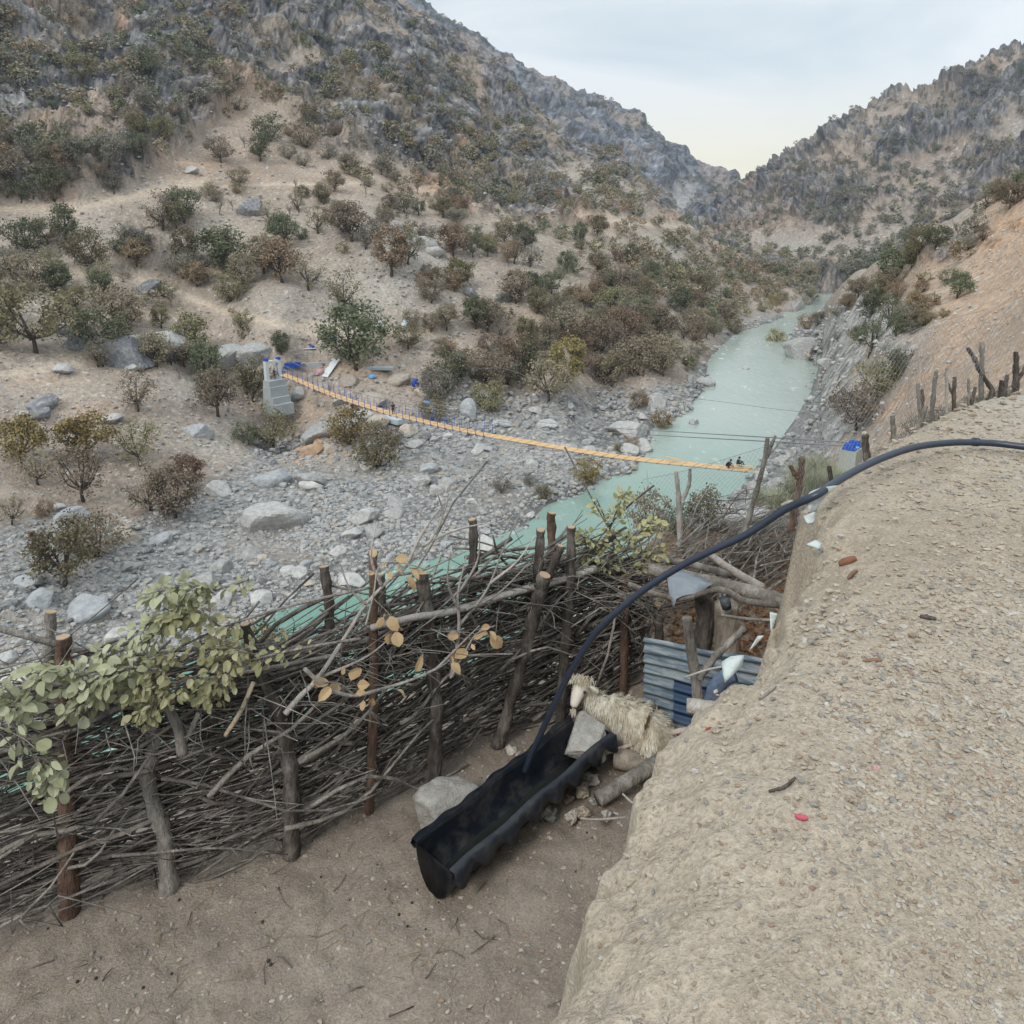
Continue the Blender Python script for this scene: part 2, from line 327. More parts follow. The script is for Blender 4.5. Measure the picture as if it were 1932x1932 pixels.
def ground_color(X, Y, Z, rock, orange, scree, beach, path, pale, wet, s=1.0):
    nA = fbm(X*.07/s, Y*.07/s, Z*.07/s, 4, .6); nB = fbm(X*.5/s, Y*.5/s, Z*.5/s, 5, .7); nC = vnoise(X*2.2/s, Y*2.2/s, Z*2.2/s); nD = vnoise(X*1.1/s+31, Y*1.1/s, Z*1.1/s)
    soil = lerp((.285, .232, .188), (.415, .352, .295), .5+.9*nA+.5*nB)
    soil = lerp(soil, (.24, .19, .155), .75*sstep(.05, .4, nB))
    soil = lerp(soil, lerp((.42, .285, .195), (.51, .37, .27), .5+nB), orange*(.7+.5*nA))
    soil = lerp(soil, lerp((.29, .265, .235), (.475, .44, .395), .5+.8*nC+.4*nB), scree*(.8+.6*nA))
    soil = lerp(soil, (.52, .43, .34), path*.85)
    k = sstep(.52, .62, nC)*.8; soil = lerp(soil, lerp((.24, .235, .23), (.56, .52, .47), .5+nD), k*(1-path))
    r1 = fbm(X*.13/s, Y*.13/s, Z*.035/s, 5, .68); r2 = fbm(X*.07/s, Y*.07/s, (Z+.42*X+.1*Y)*.42/s, 4, .65); r3 = fbm(X*.8/s, Y*.8/s, Z*.22/s, 4, .7)
    t = .5+.55*r1+.35*r2+.65*r3
    rc = lerp((.075, .075, .082), (.17, .168, .172), sstep(.2, .52, t)); rc = lerp(rc, (.285, .278, .275), sstep(.48, .78, t)); rc = lerp(rc, (.42, .40, .38), sstep(.78, 1.0, t))
    rc = lerp(rc, (.30, .245, .195), .85*sstep(.02, .32, nA+.35*nB))
    rc = lerp(rc, (.40, .30, .225), .55*sstep(.33, .47, vnoise(X*.035/s, Y*.035/s, Z*.018/s)+.3*r1)); rc = lerp(rc, (.48, .31, .20), orange*.8)
    ck = sstep(.86, .99, 1-np.abs(vnoise(X*.28/s, Y*.28/s, Z*.10/s)))+.8*sstep(.86, .99, 1-np.abs(vnoise(X*.6/s+9, Y*.6/s, Z*.9/s)))
    rc = lerp(rc, lerp((.27, .26, .245), (.52, .50, .475), sstep(.22, .72, t)), pale*.9); rc = rc*(1-.62*np.clip(ck, 0, 1)[..., None])
    c = lerp(soil, rc, sstep(.35, .65, rock+.55*nB))
    pb = lerp((.17, .167, .163), (.36, .355, .345), .5+.8*nC+.4*nB); pb = lerp(pb, (.34, .295, .25), .6*sstep(0, .4, nA))
    c = lerp(c, pb, beach)
    c = c*(.62+.38*wet[..., None])
    return np.concatenate([np.clip(c, .02, .8), np.ones(c.shape[:-1]+(1,))], -1)
A_COL = ground_color(TA.X, TA.Y, TA.Z, rock, orange, scree, beach, path, pale, sstep(0, 1.6, TA.Zd-WATER))
def ground_material(name, sc, dist):
    n = NT(name); p = n.geo(); c = n.n('VertexColor', layer_name='col').outputs[0]
    f = n.noise(p, sc, 3, .7)
    c = n.mix(1.0, c, n.ramp(f, [(.3, .72), (.7, 1.25)]), 'MULTIPLY')
    return n.fin(c, .95, n.bump(f, dist, .8), .1)
M_GROUND = ground_material('ground_soil_rock', 1.3, .6)
def emit_polar(name, T, col, mat, kind='structure'):
    V = np.stack([T.Xd, T.Yd, T.Zd], -1).reshape(-1, 3)
    me = np_mesh(name, V, T.faces(), mat, True, None, {'col': col.reshape(-1, 4)})
    o = link(name, me); o['kind'] = kind; return o
terrain = emit_polar('hillside', TA, A_COL, M_GROUND)

# ---------------------------------------------------------------- mountains further up the valley
def mountain(name, ctl, a0, a1, na, r0, r1, nr, amp, rockbias, seed, scree_blobs=()):
    T = Polar(ctl, a0, a1, na, r0, r1, nr); N = T.normals(); X, Y, Z = T.X+seed*100, T.Y, T.Z
    big = fbm(X/120, Y/120, Z/160, 6, .55, True); cr = fbm(X/38, Y/38, Z/70, 5, .6, True); st = fbm(X/90, Y/90, (Z+.55*X-.2*Y)/13, 4, .6, True)
    n1 = fbm(X/70, Y/70, Z/70, 5, .6); U, V = project(T.X, T.Y, T.Z)
    rock = sstep(-.25, .25, n1+rockbias+.25*cr); scree = np.zeros_like(rock); og = .22*sstep(.1, .5, fbm(X/90+50, Y/90, Z/90, 3))
    for cu, cv, ru, rv, w in scree_blobs:
        b = w*blob(U, V, cu, cv, ru, rv); scree = np.maximum(scree, b); rock = rock*(1-np.clip(b*1.3, 0, 1)*sstep(-.4, .2, n1+.3))
    d = amp*(rock*(.6*(big-.1)+.36*cr+.36*st)+(1-rock)*.1*n1); d = (d-d.mean()-.12*amp)*np.interp(np.exp(T.LR), [500, 900, 1200], [1, .9, .75])
    T.Xd = T.X+N[..., 0]*d; T.Yd = T.Y+N[..., 1]*d; T.Zd = T.Z+N[..., 2]*d; T.rock = rock
    z0 = np.zeros_like(rock); col = ground_color(X, Y, Z, rock, og*.6, scree, z0, z0, z0, 1+z0, 2.6)
    col[..., :3] *= (.92, 1.0, 1.13) if seed == 1 else (.97, .95, .94)  # far left mountain tinted bluer: distance haze painted into its rock colour
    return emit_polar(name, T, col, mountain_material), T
mountain_material = ground_material('mountain_rock', .28, 3.0)
cB = [P_r(u, v, r) for u, v, r in [(500,-200,1500),(760,0,1500),(860,52,1500),(960,110,1490),(1060,163,1480),(1140,185,1470),(1220,232,1460),(1290,290,1450),(1340,318,1440),(1384,344,1430),(1388,372,1400),(1310,412,950),(1360,405,1150),(1200,380,1050),(1000,300,1050),(800,150,1050),(500,0,1050)]]
cB += [P_w(-25,800,-10),(R(-25),2000,.25)] + [P_w(a, 800, -30) for a in (-10, 0, 8, 13, 17)]
for u, v, r in [(760,0,1500),(960,110,1490),(1140,185,1470),(1290,290,1450),(1384,344,1430)]:
    a, t = azt(u, v); cB.append((a, r*1.1, t-.03)); cB.append((a, r*1.5, t-.14))
cB += [P_w(19,1400,-20),P_w(21,1500,-60),P_w(19,1800,-60),P_w(19,900,-60)]
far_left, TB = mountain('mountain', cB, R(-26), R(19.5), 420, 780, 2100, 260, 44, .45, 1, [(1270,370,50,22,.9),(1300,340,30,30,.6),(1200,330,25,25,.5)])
RM = [(1384,362,1420),(1440,330,1330),(1500,290,1250),(1545,262,1200),(1570,240,1180),(1610,218,1150),(1640,195,1130),(1665,184,1120),(1700,172,1110),(1760,150,1100),(1800,128,1100),(1840,107,1100),(1880,95,1100),(1932,85,1100),(2050,70,1080),(2300,60,1050)]
cC = [P_r(u, v, r) for u, v, r in RM]
for u, v, r in RM:
    a, t = azt(u, v); cC.append((a, r*1.1, t-.03)); cC.append((a, r*1.6, t-.16))
cC += [P_r(u, v, r) for u, v, r in [(1545,532,520),(1600,528,525),(1500,518,560),(1450,480,640),(1400,455,740),(1330,412,930),(1360,390,1150),(1480,400,800),(1560,450,640),(1600,400,720),(1650,350,800),(1750,300,850),(1850,200,950),(1932,200,930),(1932,330,760),(1700,420,650),(1800,380,680),(2100,300,700),(2300,250,720)]]
cC += [P_w(a, 490, -46) for a in (8, 13, 18, 22, 30, 40)] + [P_w(a, 440, -60) for a in (8, 18, 30, 40)] + [P_w(6,800,-45),P_w(6,1300,-30)]
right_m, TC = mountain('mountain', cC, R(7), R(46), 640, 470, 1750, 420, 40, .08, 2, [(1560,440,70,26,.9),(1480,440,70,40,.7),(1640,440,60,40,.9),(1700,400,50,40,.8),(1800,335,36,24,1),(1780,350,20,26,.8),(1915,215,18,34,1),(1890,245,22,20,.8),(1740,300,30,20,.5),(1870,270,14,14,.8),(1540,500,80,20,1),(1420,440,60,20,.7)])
cD = [P_r(u, v, r) for u, v, r in [(1330,345,2300),(1384,337,2300),(1410,338,2300),(1430,330,2300),(1500,318,2300)]]
cD += [(azt(u, 340)[0], 1950, -.02) for u in (1330, 1400, 1500)] + [(azt(u, 340)[0], 2700, -.02) for u in (1330, 1400, 1500)]
far_r, TD = mountain('mountain', cD, R(11), R(23), 60, 2000, 2650, 40, 30, .3, 3)
# ---------------------------------------------------------------- river
def river_mat():
    n = NT('river_water'); p = n.geo((1, 1, 1)); pw = n.geo((1, .38, 1), (0, 0, R(-25)))
    nA = n.noise(p, .05, 4, .6); w1 = n.noise(pw, .55, 4, .6); w2 = n.noise(pw, 2.2, 3, .6)
    gy = n.n('SeparateXYZ', {'Vector': n.n('NewGeometry').outputs['Position']}).outputs[1]; dp = n.n('MapRange', {'Value': gy, 'From Min': 62.0, 'From Max': 150.0}).outputs[0]   # green near, paler farther off: sky reflection painted into the base colour
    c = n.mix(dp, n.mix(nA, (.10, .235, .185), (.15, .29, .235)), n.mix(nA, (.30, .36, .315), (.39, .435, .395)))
    rap = n.math('MULTIPLY', n.ramp(n.noise(pw, .5, 6, .75), [(.56, 0), (.70, 1)]), n.ramp(n.noise(p, .035, 2, .5), [(.48, 0), (.60, 1)]))
    c = n.mix(n.math('MULTIPLY', rap, .75), c, (.72, .78, .76))
    h = n.math('ADD', n.math('MULTIPLY', w1, .24), n.math('MULTIPLY', w2, .11))
    rough = n.mix(rap, (.12, .12, .12), (.6, .6, .6))
    n.b.inputs['IOR'].default_value = 1.33
    return n.fin(c, rough, n.bump(h, .8, .5), .5)
lp = [at_z(u, v, WATER) for u, v in LSH]; rp = [at_z(u, v, WATER) for u, v in RSH]
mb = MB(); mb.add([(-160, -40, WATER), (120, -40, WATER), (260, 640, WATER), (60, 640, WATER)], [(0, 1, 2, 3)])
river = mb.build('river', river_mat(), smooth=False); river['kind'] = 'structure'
# ================================================================ trees, bushes, boulders, rubble
bpy.context.view_layer.update()
def hit(u, v, ob=None):
    ob = ob or terrain
    d = Vector(ray(u, v)).normalized(); ok, loc, nr, _ = ob.ray_cast(Vector((0, 0, 0)), d)
    return (loc, nr) if ok else (None, None)
def drop(x, y, top=400):
    ok, loc, nr, _ = terrain.ray_cast(Vector((x, y, top)), Vector((0, 0, -1))); return loc if ok else None
def foliage_mat(name, c1, c2, c3):
    c1, c2, c3 = ([x*1.22 for x in c] for c in (c1, c2, c3)); n = NT(name); g = n.n('NewGeometry'); oi = n.n('ObjectInfo')
    c = n.mix(g.outputs['Random Per Island'], c1, c2)
    f = n.noise(n.coord(), 5.5, 2, .5); c = n.mix(n.ramp(f, [(.42, 0), (.62, 1)]), c, c3)
    hs = n.n('HueSaturation', {'Color': c, 'Hue': n.math('MULTIPLY_ADD', oi.outputs['Random'], .035, .492), 'Value': n.math('MULTIPLY_ADD', oi.outputs['Random'], .5, .75), 'Saturation': .88})
    n.b.inputs['Subsurface Weight'].default_value = 0
    return n.fin(hs.outputs[0], .85, None, .15)
FOL = {
 'green':  foliage_mat('foliage_green',  (.085,.098,.052), (.150,.160,.088), (.105,.110,.062)),
 'olive':  foliage_mat('foliage_olive',  (.140,.130,.066), (.225,.198,.105), (.150,.115,.068)),
 'brown':  foliage_mat('foliage_brown',  (.165,.122,.088), (.265,.200,.150), (.170,.142,.092)),
 'red':    foliage_mat('foliage_russet', (.180,.105,.070), (.285,.175,.115), (.170,.122,.080)),
 'yellow': foliage_mat('foliage_yellow', (.160,.115,.035), (.290,.200,.070), (.145,.100,.045)),
 'grey':   foliage_mat('foliage_drab',   (.150,.135,.112), (.235,.210,.175), (.155,.145,.110)),
}
M_BARK = plain('bark_dark', (.085, .065, .052), .95, .4, 12)
M_TWIG = plain('twigs_grey', (.21, .185, .165), .95, .3, 5)
def leaf_quads(C, size, rng, flat=0.0):
    n = len(C); a = rng.normal(size=(n, 3)); a[:, 2] *= (1-flat); a /= np.linalg.norm(a, axis=1, keepdims=True)
    b = rng.normal(size=(n, 3)); b -= a*(a*b).sum(1, keepdims=True); b /= np.linalg.norm(b, axis=1, keepdims=True)
    s = (size*rng.uniform(.6, 1.25, (n, 1))); a = a*s; b = b*s*.62
    V = np.stack([C-a, C-b*.9+a*.1, C+a, C+b*.9+a*.1], 1).reshape(-1, 3); F = np.arange(n*4).reshape(n, 4); return V, F
def crown_points(rng, ncl, per, rx, rz, cz, rc, low=.25):
    P = []
    while len(P) < ncl:
        d = rng.normal(size=3); d /= np.linalg.norm(d); r = rng.uniform(.35, 1.0)**.6
        p = np.array([d[0]*rx*r, d[1]*rx*r, cz+d[2]*rz*r])
        if p[2] > low: P.append(p)
    P = np.array(P); rr = rng.uniform(.65, 1.3, (ncl, 1))*rc
    pts = np.repeat(P, per, 0)+rng.normal(size=(ncl*per, 3))*np.repeat(rr, per, 0)*np.array([.62, .62, .5]); return P, pts
def tree_proto(seed, form):
    rng = np.random.default_rng(seed); random.seed(seed); tr = MB(); V = F = None
    if form == 'bare':
        def br(p, d, L, r, lvl):
            q = p+d*L*.5+Vector(rng.normal(size=3))*L*.06; e = p+d*L
            tr.tube([p, q, e], [r, r*.8, r*.55], 5 if lvl < 2 else 3, 0, False)
            if lvl == 4: return
            for k in range((4, 4, 4, 3)[lvl]):
                t = rng.uniform(.45, 1.0); nd = (d*.9+Vector(rng.normal(size=3))*.62+Vector((0, 0, .22))).normalized()
                br(p+d*L*t, nd, L*rng.uniform(.55, .8), r*.5, lvl+1)
        br(Vector((0, 0, -.04)), Vector((0, 0, 1)), .26, .024, 0)
        return tr, None, None
    multi = form in ('bush', 'thicket')
    ncl, per, rx, rz, cz, rc, low, ls = {'oak': (42, 88, .44, .40, .56, .115, .15, .028), 'tall': (38, 76, .33, .44, .54, .10, .10, .025), 'wide': (44, 62, .55, .37, .56, .125, .14, .028), 'sparse': (36, 38, .44, .42, .54, .11, .12, .024), 'bush': (34, 62, .60, .44, .46, .15, .04, .034), 'thicket': (40, 48, .62, .44, .48, .15, .05, .03)}[form]
    P, pts = crown_points(rng, ncl, per, rx, rz, cz, rc, low)
    pts = pts[pts[:, 2] > .02]; V, F = leaf_quads(pts, ls, rng)
    if not multi:
        fork = Vector((rng.normal()*.02, rng.normal()*.02, .20)); tr.tube([(0, 0, -.06), (rng.normal()*.015, rng.normal()*.015, .12), fork], [.038, .028, .024], 6)
        for k in rng.choice(len(P), 11, replace=False):
            e = Vector(P[k]); m = fork.lerp(e, .5)+Vector((0, 0, -.05))+Vector(rng.normal(size=3))*.02; tr.tube([fork, m, e], [.018, .012, .004], 4, 0, False)
            for _ in range(3):
                e2 = m.lerp(e, .6)+Vector(rng.normal(size=3))*.13; tr.tube([m.lerp(e, .4), e2], [.006, .002], 3, 0, False)
    else:
        for k in rng.choice(len(P), 14, replace=False):
            e = Vector(P[k]); m = e*.45+Vector(rng.normal(size=3))*.03; tr.tube([(rng.normal()*.05, rng.normal()*.05, -.05), m, e], [.016, .012, .004], 4, 0, False)
    return tr, V, F
PROTO = {}
for form, n_ in (('oak', 3), ('tall', 2), ('wide', 2), ('sparse', 3), ('bush', 3), ('thicket', 2), ('bare', 3)):
    for i in range(n_):
        tr, V, F = tree_proto(sum(map(ord, form))*7+i, form)
        tm = tr.mesh(form+'_trunk', M_TWIG if form == 'bare' else M_BARK)
        PROTO[(form, i)] = (tm, {k: np_mesh(form+'_crown_'+k, V, F, FOL[k], False) for k in FOL} if V is not None else None)
NFORM = {'oak': 3, 'tall': 2, 'wide': 2, 'sparse': 3, 'bush': 3, 'thicket': 2, 'bare': 3}
def mkrec(loc, h, form, col, u, v, hand, name): return dict(loc=loc, h=h, form=form, col=col, u=u, v=v, hand=hand, name=name)
TREES = []
# u, v of the foot, height (photo pixels), form, colour
HAND = """25 357 60 oak brown|40 381 40 oak green|110 364 46 bush green|143 317 50 wide grey|207 311 55 wide grey|255 295 40 wide green|310 264 40 oak olive|417 307 42 wide brown|506 267 44 bush green|491 304 45 tall green|579 235 33 bush olive|574 277 42 bush brown|461 280 40 bare x|427 187 36 oak brown|280 143 44 bush green|157 157 50 wide olive|307 434 66 sparse brown|347 420 60 wide green|334 434 50 oak olive|416 406 50 bare x|439 397 36 bare x|508 426 40 sparse brown|539 466 56 oak green|600 441 46 sparse olive|564 401 36 sparse brown|611 386 36 oak brown|631 362 33 oak brown|558 356 30 bare x|124 458 66 tall green|167 516 76 wide olive|53 484 66 wide green|232 531 40 bare x|351 498 62 tall olive|424 514 76 oak green|498 516 64 oak brown|531 534 74 oak red|460 545 62 tall brown|435 566 50 bush olive|583 548 64 sparse brown|57 548 66 wide brown|112 553 50 oak green|68 666 120 wide olive|147 587 44 oak olive|192 570 56 tall green|224 636 90 wide brown|190 666 78 wide green|324 579 50 bare x|364 676 80 tall olive|391 723 75 tall green|411 786 88 tall brown|478 756 74 sparse olive|260 776 74 sparse brown|514 851 80 sparse olive|464 836 36 bush green|40 876 84 oak yellow|167 870 84 oak yellow|72 915 62 sparse brown|157 946 100 sparse brown|264 880 80 sparse olive|284 966 88 sparse brown|354 923 60 oak red|331 976 86 oak brown|23 990 50 sparse brown|87 973 28 bush red|125 1108 124 tall olive|182 1050 78 bush brown|531 668 38 oak green|671 697 112 oak green|771 659 44 wide olive|650 587 72 sparse olive|897 621 56 oak green|922 628 60 tall brown|990 648 48 tall olive|973 572 56 oak brown|1040 554 38 wide green|1013 591 44 oak olive|1102 587 54 bare x|866 542 50 oak olive|820 542 34 oak olive|1060 633 54 thicket brown|1097 639 50 thicket brown|923 723 66 thicket brown|985 690 60 thicket red|1010 699 60 bush green|1070 723 80 tall yellow|1035 758 74 wide brown|920 776 52 bush olive|850 716 50 bush green|826 752 56 bush grey|1200 706 66 thicket brown|1147 726 62 thicket brown|663 836 66 bush yellow|713 880 66 bush olive|740 838 30 bush brown|1107 908 42 bush yellow|1025 942 26 bush olive|1247 808 30 bush yellow|1190 846 22 bush red|1168 854 16 bush olive|945 928 30 thicket grey|1000 915 22 thicket grey|820 795 42 bush olive|1204 770 30 bush red|690 367 52 bare x|788 367 40 bare x|663 456 66 oak brown|738 521 86 tall red|770 499 56 sparse green|856 484 56 oak red|920 484 36 oak olive|970 498 44 sparse brown|790 407 30 tall green|836 411 33 oak olive|862 408 36 oak red|883 411 24 bare x|760 400 36 thicket grey|893 457 30 bush green|990 471 42 oak green|953 461 44 oak brown|1070 514 36 oak green|1094 457 34 oak green|1127 447 36 oak olive|806 463 36 thicket grey|700 452 34 thicket grey|715 440 30 thicket brown|1130 520 40 oak brown|1170 560 44 oak brown|1210 585 50 oak olive|1240 640 56 oak brown|1290 640 50 sparse brown|1180 640 60 thicket red|1130 660 60 thicket brown|1250 690 60 thicket brown|1300 690 40 thicket grey|1285 590 44 oak green|1330 560 40 oak olive|1370 610 40 oak brown|1230 540 40 oak green|1150 600 50 oak olive|1190 500 36 oak green|1385 628 26 bush olive|1440 588 18 bush olive|1460 575 18 bush yellow|1478 568 16 bush olive|1530 560 16 bush olive|1645 592 42 oak green|1675 619 58 sparse green|1806 563 44 oak green|1640 672 62 sparse green|1690 715 50 bush green|1655 752 64 wide olive|1615 815 84 wide brown|1463 655 30 bush yellow|1523 622 28 bush red|1545 612 22 bush brown|1600 588 30 oak red|1680 537 60 oak green|1720 505 46 oak olive|1735 478 46 wide olive|1765 470 40 wide green|1806 450 56 bare x|1840 440 40 sparse grey|1904 395 50 wide brown|1880 380 36 oak olive|1690 545 36 wide brown|1620 560 34 oak brown|1660 560 40 oak olive|1920 372 40 oak green|1625 645 30 bush green|1725 600 18 bush green|1580 640 14 bush grey|1540 665 12 bush grey|1780 600 16 bush olive|640 420 36 sparse brown|690 470 40 sparse grey|545 300 30 thicket grey|620 300 30 thicket grey|660 330 36 oak brown|720 330 30 oak grey|230 400 24 bare x|90 460 44 wide olive|20 520 50 wide grey|5 600 60 oak brown|95 505 30 bush olive""".split('|')
for i, t in enumerate(HAND):
    a = t.split(); u, v, hp = map(float, a[:3]); loc, nr = hit(u, v)
    if loc is None: continue
    depth = loc.y*CP-loc.z*SP
    if depth > 620: continue
    TREES.append(mkrec(loc, hp/FPX*depth*1.15, a[3], a[4], u, v, True, 'bush' if a[3] in ('bush', 'thicket') else 'tree'))
def proj_area(T):
    U, V = project(T.Xd, T.Yd, T.Zd); ua = np.gradient(U, axis=0); ur = np.gradient(U, axis=1); va = np.gradient(V, axis=0); vr = np.gradient(V, axis=1)
    A = -(ua*vr-ur*va); return U, V, np.clip(A, 0, 30)*(U > -120)*(U < 2050)*(V > -80)*(V < 1990)
UA, VA, WA = proj_area(TA)
den = np.zeros_like(WA); onleft = (UA < 1560) & (RR > 80)
den += onleft*rock*1.25*(VA < 560); den += onleft*(1-rock)*.12*(VA < 760)
for cu, cv, ru, rv, w in [(1250,610,150,110,1.6),(1350,520,140,60,3.6),(1470,530,80,30,5.0),(1420,570,60,40,2.4),(1250,480,120,60,1.6),(1150,560,140,70,1.0),(1100,680,110,50,1.1),(900,470,200,70,.4),(1100,340,130,90,1.5),(900,300,150,120,1.6),(250,110,260,100,1.2),(700,150,140,160,1.6),(1000,430,120,30,.8),(100,560,140,60,.2),(900,720,80,40,.8),(1000,250,140,140,1.2)]:
    den += onleft*w*blob(UA, VA, cu, cv, ru, rv)
for cu, cv, ru, rv, k in [(440,270,110,60,.9),(200,420,160,40,.9),(700,560,150,70,.95),(560,720,160,60,.8)]: den *= 1-k*blob(UA, VA, cu, cv, ru, rv)
den *= 1-np.clip(beach*1.2, 0, 1); den += ((UA > 1560) & (VA > 350) & (VA < 640) & (RR < 300))*.55*(1-np.clip(orange, 0, 1))
den *= 1-((UA > 470) & (UA < 725) & (VA > 610) & (VA < 800)); den *= .5+sstep(-.2, .3, fbm(TA.X*.06, TA.Y*.06, TA.Z*.06, 3))
def pick(T, Wt, n, rng):
    p = (Wt/Wt.sum()).ravel(); idx = rng.choice(p.size, n, p=p); return idx
rng = np.random.default_rng(21); far_recs = []
for id_ in pick(TA, WA*den, 3000, rng):
    loc = Vector((TA.Xd.flat[id_], TA.Yd.flat[id_], TA.Zd.flat[id_])); u, v, rk = UA.flat[id_], VA.flat[id_], rock.flat[id_]
    if loc.length > 640 or loc.length < 75: continue
    far = loc.length; q = rng.random(); thick = (u > 880) and (v > 520)
    form = rng.choice(['oak', 'sparse', 'thicket', 'bush', 'wide', 'bare', 'tall'], p=[.2, .2, .2, .16, .12, .05, .07])
    col = rng.choice(['grey', 'brown', 'olive', 'green', 'red'], p=[.36, .28, .16, .12, .08] if rk > .4 else [.16, .4, .16, .12, .16])
    h = (rng.uniform(4.2, 7.4) if u > 1120 and u < 1560 else rng.uniform(3.2, 6.4)) if form not in ('bush', 'thicket') else rng.uniform(2.0, 4.2)
    if u > 1560: h *= .5
    TREES.append(mkrec(loc, h, str(form), str(col), float(u), float(v), False, 'bush' if form in ('bush', 'thicket') else 'tree'))
def zone(u, v):
    if u > 1400 and (v > 600 or u > 1560):
        if u > 1720 and v > 520: return 'on the orange sandy slope at right'
        if v < 520: return 'on the brow above the orange slope at right'
        return 'on the pale rocky right bank of the river'
    bb = seg(BEACH_B, u)
    if v > bb+15: return 'on the grey boulder beach'
    if v < seg(ROCK_B, u):
        if u > 1000: return 'on the far rocky spur'
        return 'among the crags at top left' if u < 520 else 'on the wooded crags at top centre'
    if u > 880 and v > 520: return 'in the scrub above the beach'
    if u > 880: return 'on the sandy flank of the spur'
    if 440 < u < 880 and v > 560: return 'near the bridge tower'
    if v < 440: return 'on the sandy slope under the crags'
    return 'by the dirt path on the left slope' if v < 640 else 'on the left slope above the boulders'
CW = {'green': 'dark green', 'olive': 'olive green', 'brown': 'brown leaved', 'red': 'russet leaved', 'yellow': 'yellowing', 'grey': 'drab grey brown', 'x': 'leafless grey'}
FW = {'oak': 'round oak tree', 'tall': 'upright oak tree', 'wide': 'spreading oak tree', 'sparse': 'thin crowned tree', 'bush': 'rounded bush', 'thicket': 'twiggy shrub', 'bare': 'tree'}
ORD = ['leftmost', 'second from the left', 'third from the left', 'fourth from the left', 'fifth from the left', 'sixth from the left', 'seventh from the left', 'eighth from the left', 'ninth from the left', 'tenth from the left']
for t in TREES:
    t['px'] = t['h']/max(1, t['loc'].length)
def pickn(nm, n):
    L = sorted([t for t in TREES if t['name'] == nm], key=lambda t: (not t['hand'], -t['px'])); return L[:n], L[n:]
indiv = []; rest = []
for nm, n_ in (('tree', 290), ('bush', 230)):
    a, b = pickn(nm, n_); indiv += a; rest += b
groups = {}
for t in indiv: groups.setdefault((CW['x'] if t['form'] == 'bare' else CW[t['col']], FW[t['form']], zone(t['u'], t['v'])), []).append(t)
for (c, f, z), L in groups.items():
    L.sort(key=lambda t: t['u']); n_ = len(L)
    for i, t in enumerate(L):
        base = f"{c} {f} {z}"
        if n_ == 1: t['label'] = base
        elif n_ <= 10:
            t['label'] = base+', '+('rightmost' if i == n_-1 else ORD[i]); 
        else: t['label'] = base
        t['group'] = f"{f}s {z}".replace('bushs', 'bushes')
cnt = 0
for t in indiv:
    k = cnt % NFORM[t['form']]; cnt += 1; tm, cr = PROTO[(t['form'], k)]
    bush = t['name'] == 'bush'
    root = empty('bush' if bush else 'oak_tree' if t['form'] != 'bare' else 'bare_tree', t['loc'], (0, 0, random.uniform(0, 6.28)))
    s = t['h']; root.scale = (s*random.uniform(.9, 1.12), s*random.uniform(.9, 1.12), s)
    if bush and t['form'] == 'bush': root.scale = (s, s, s*1.1)
    lab = t['label'].split()
    if len(lab) > 16: lab = lab[:16]
    tag(root, ' '.join(lab), 'bush' if bush else 'tree', t['group'])
    b = bpy.data.objects.new('stems' if bush else 'trunk', tm); COL.objects.link(b); b.parent = root
    if cr is not None:
        c = bpy.data.objects.new('crown', cr[t['col'] if t['col'] in cr else 'brown']); COL.objects.link(c); c.parent = root
# the far scrub nobody could count
LOWP = []
for i in range(6):
    r_ = np.random.default_rng(900+i); P, pts = crown_points(r_, 16, 15, .45, .38, .48, .13, .04); LOWP.append(leaf_quads(pts, .068, r_))
def foliage_mass(name, recs, label, mult=1.0):
    VV, FF, MI, o = [], [], [], 0; cols = list(FOL)
    for loc, h, col in recs:
        V, F = LOWP[random.randrange(6)]; a = random.uniform(0, 6.28); ca, sa = math.cos(a), math.sin(a)
        w = h*random.uniform(.9, 1.35)
        X = np.stack([(V[:, 0]*ca-V[:, 1]*sa)*w+loc[0], (V[:, 0]*sa+V[:, 1]*ca)*w+loc[1], V[:, 2]*h+loc[2]-.05*h], -1)
        VV.append(X); FF.append(F+o); o += len(V); MI.append(np.full(len(F), cols.index(col)))
    me = np_mesh(name, np.concatenate(VV), np.concatenate(FF), [FOL[c] for c in cols], False, np.concatenate(MI))
    ob = link(name, me); tag(ob, label, 'scrub', None, 'stuff'); return ob
foliage_mass('scrub_woodland', [(t['loc'], t['h'], t['col'] if t['col'] in FOL else 'grey') for k_, t in enumerate(rest) if t['u'] > 1120 or k_ % 100 < (52 if t['v'] < 430 else 80)], 'dense drab scrub and small oaks covering the crags of the left mountain')
UC, VC, WC = proj_area(TC); dC = .35+.9*sstep(-.1, .35, fbm(TC.X*.02, TC.Y*.02, TC.Z*.02, 4))+.9*blob(UC, VC, 1600, 500, 140, 40)+.5*blob(UC, VC, 1800, 430, 140, 60)
dC *= 1-.8*np.clip(blob(UC, VC, 1520, 460, 80, 30), 0, 1)
recs = [((TC.Xd.flat[i], TC.Yd.flat[i], TC.Zd.flat[i]), rng.uniform(4, 10), str(rng.choice(['grey', 'green', 'brown', 'olive'], p=[.46, .28, .18, .08]))) for i in pick(TC, WC*dC, 2300, rng)]
foliage_mass('mountain_scrub', recs, 'dark scattered oaks and scrub over the right hand mountain')
UB, VB, WB = proj_area(TB); dB = .4+.8*sstep(-.1, .3, fbm(TB.X*.012, TB.Y*.012, TB.Z*.012, 4))
recs = [((TB.Xd.flat[i], TB.Yd.flat[i], TB.Zd.flat[i]), rng.uniform(5, 12), str(rng.choice(['grey', 'green', 'brown'], p=[.5, .3, .2]))) for i in pick(TB, WB*dB, 1300, rng)]
foliage_mass('mountain_scrub', recs, 'dark specks of trees over the hazy blue mountain behind the spur')
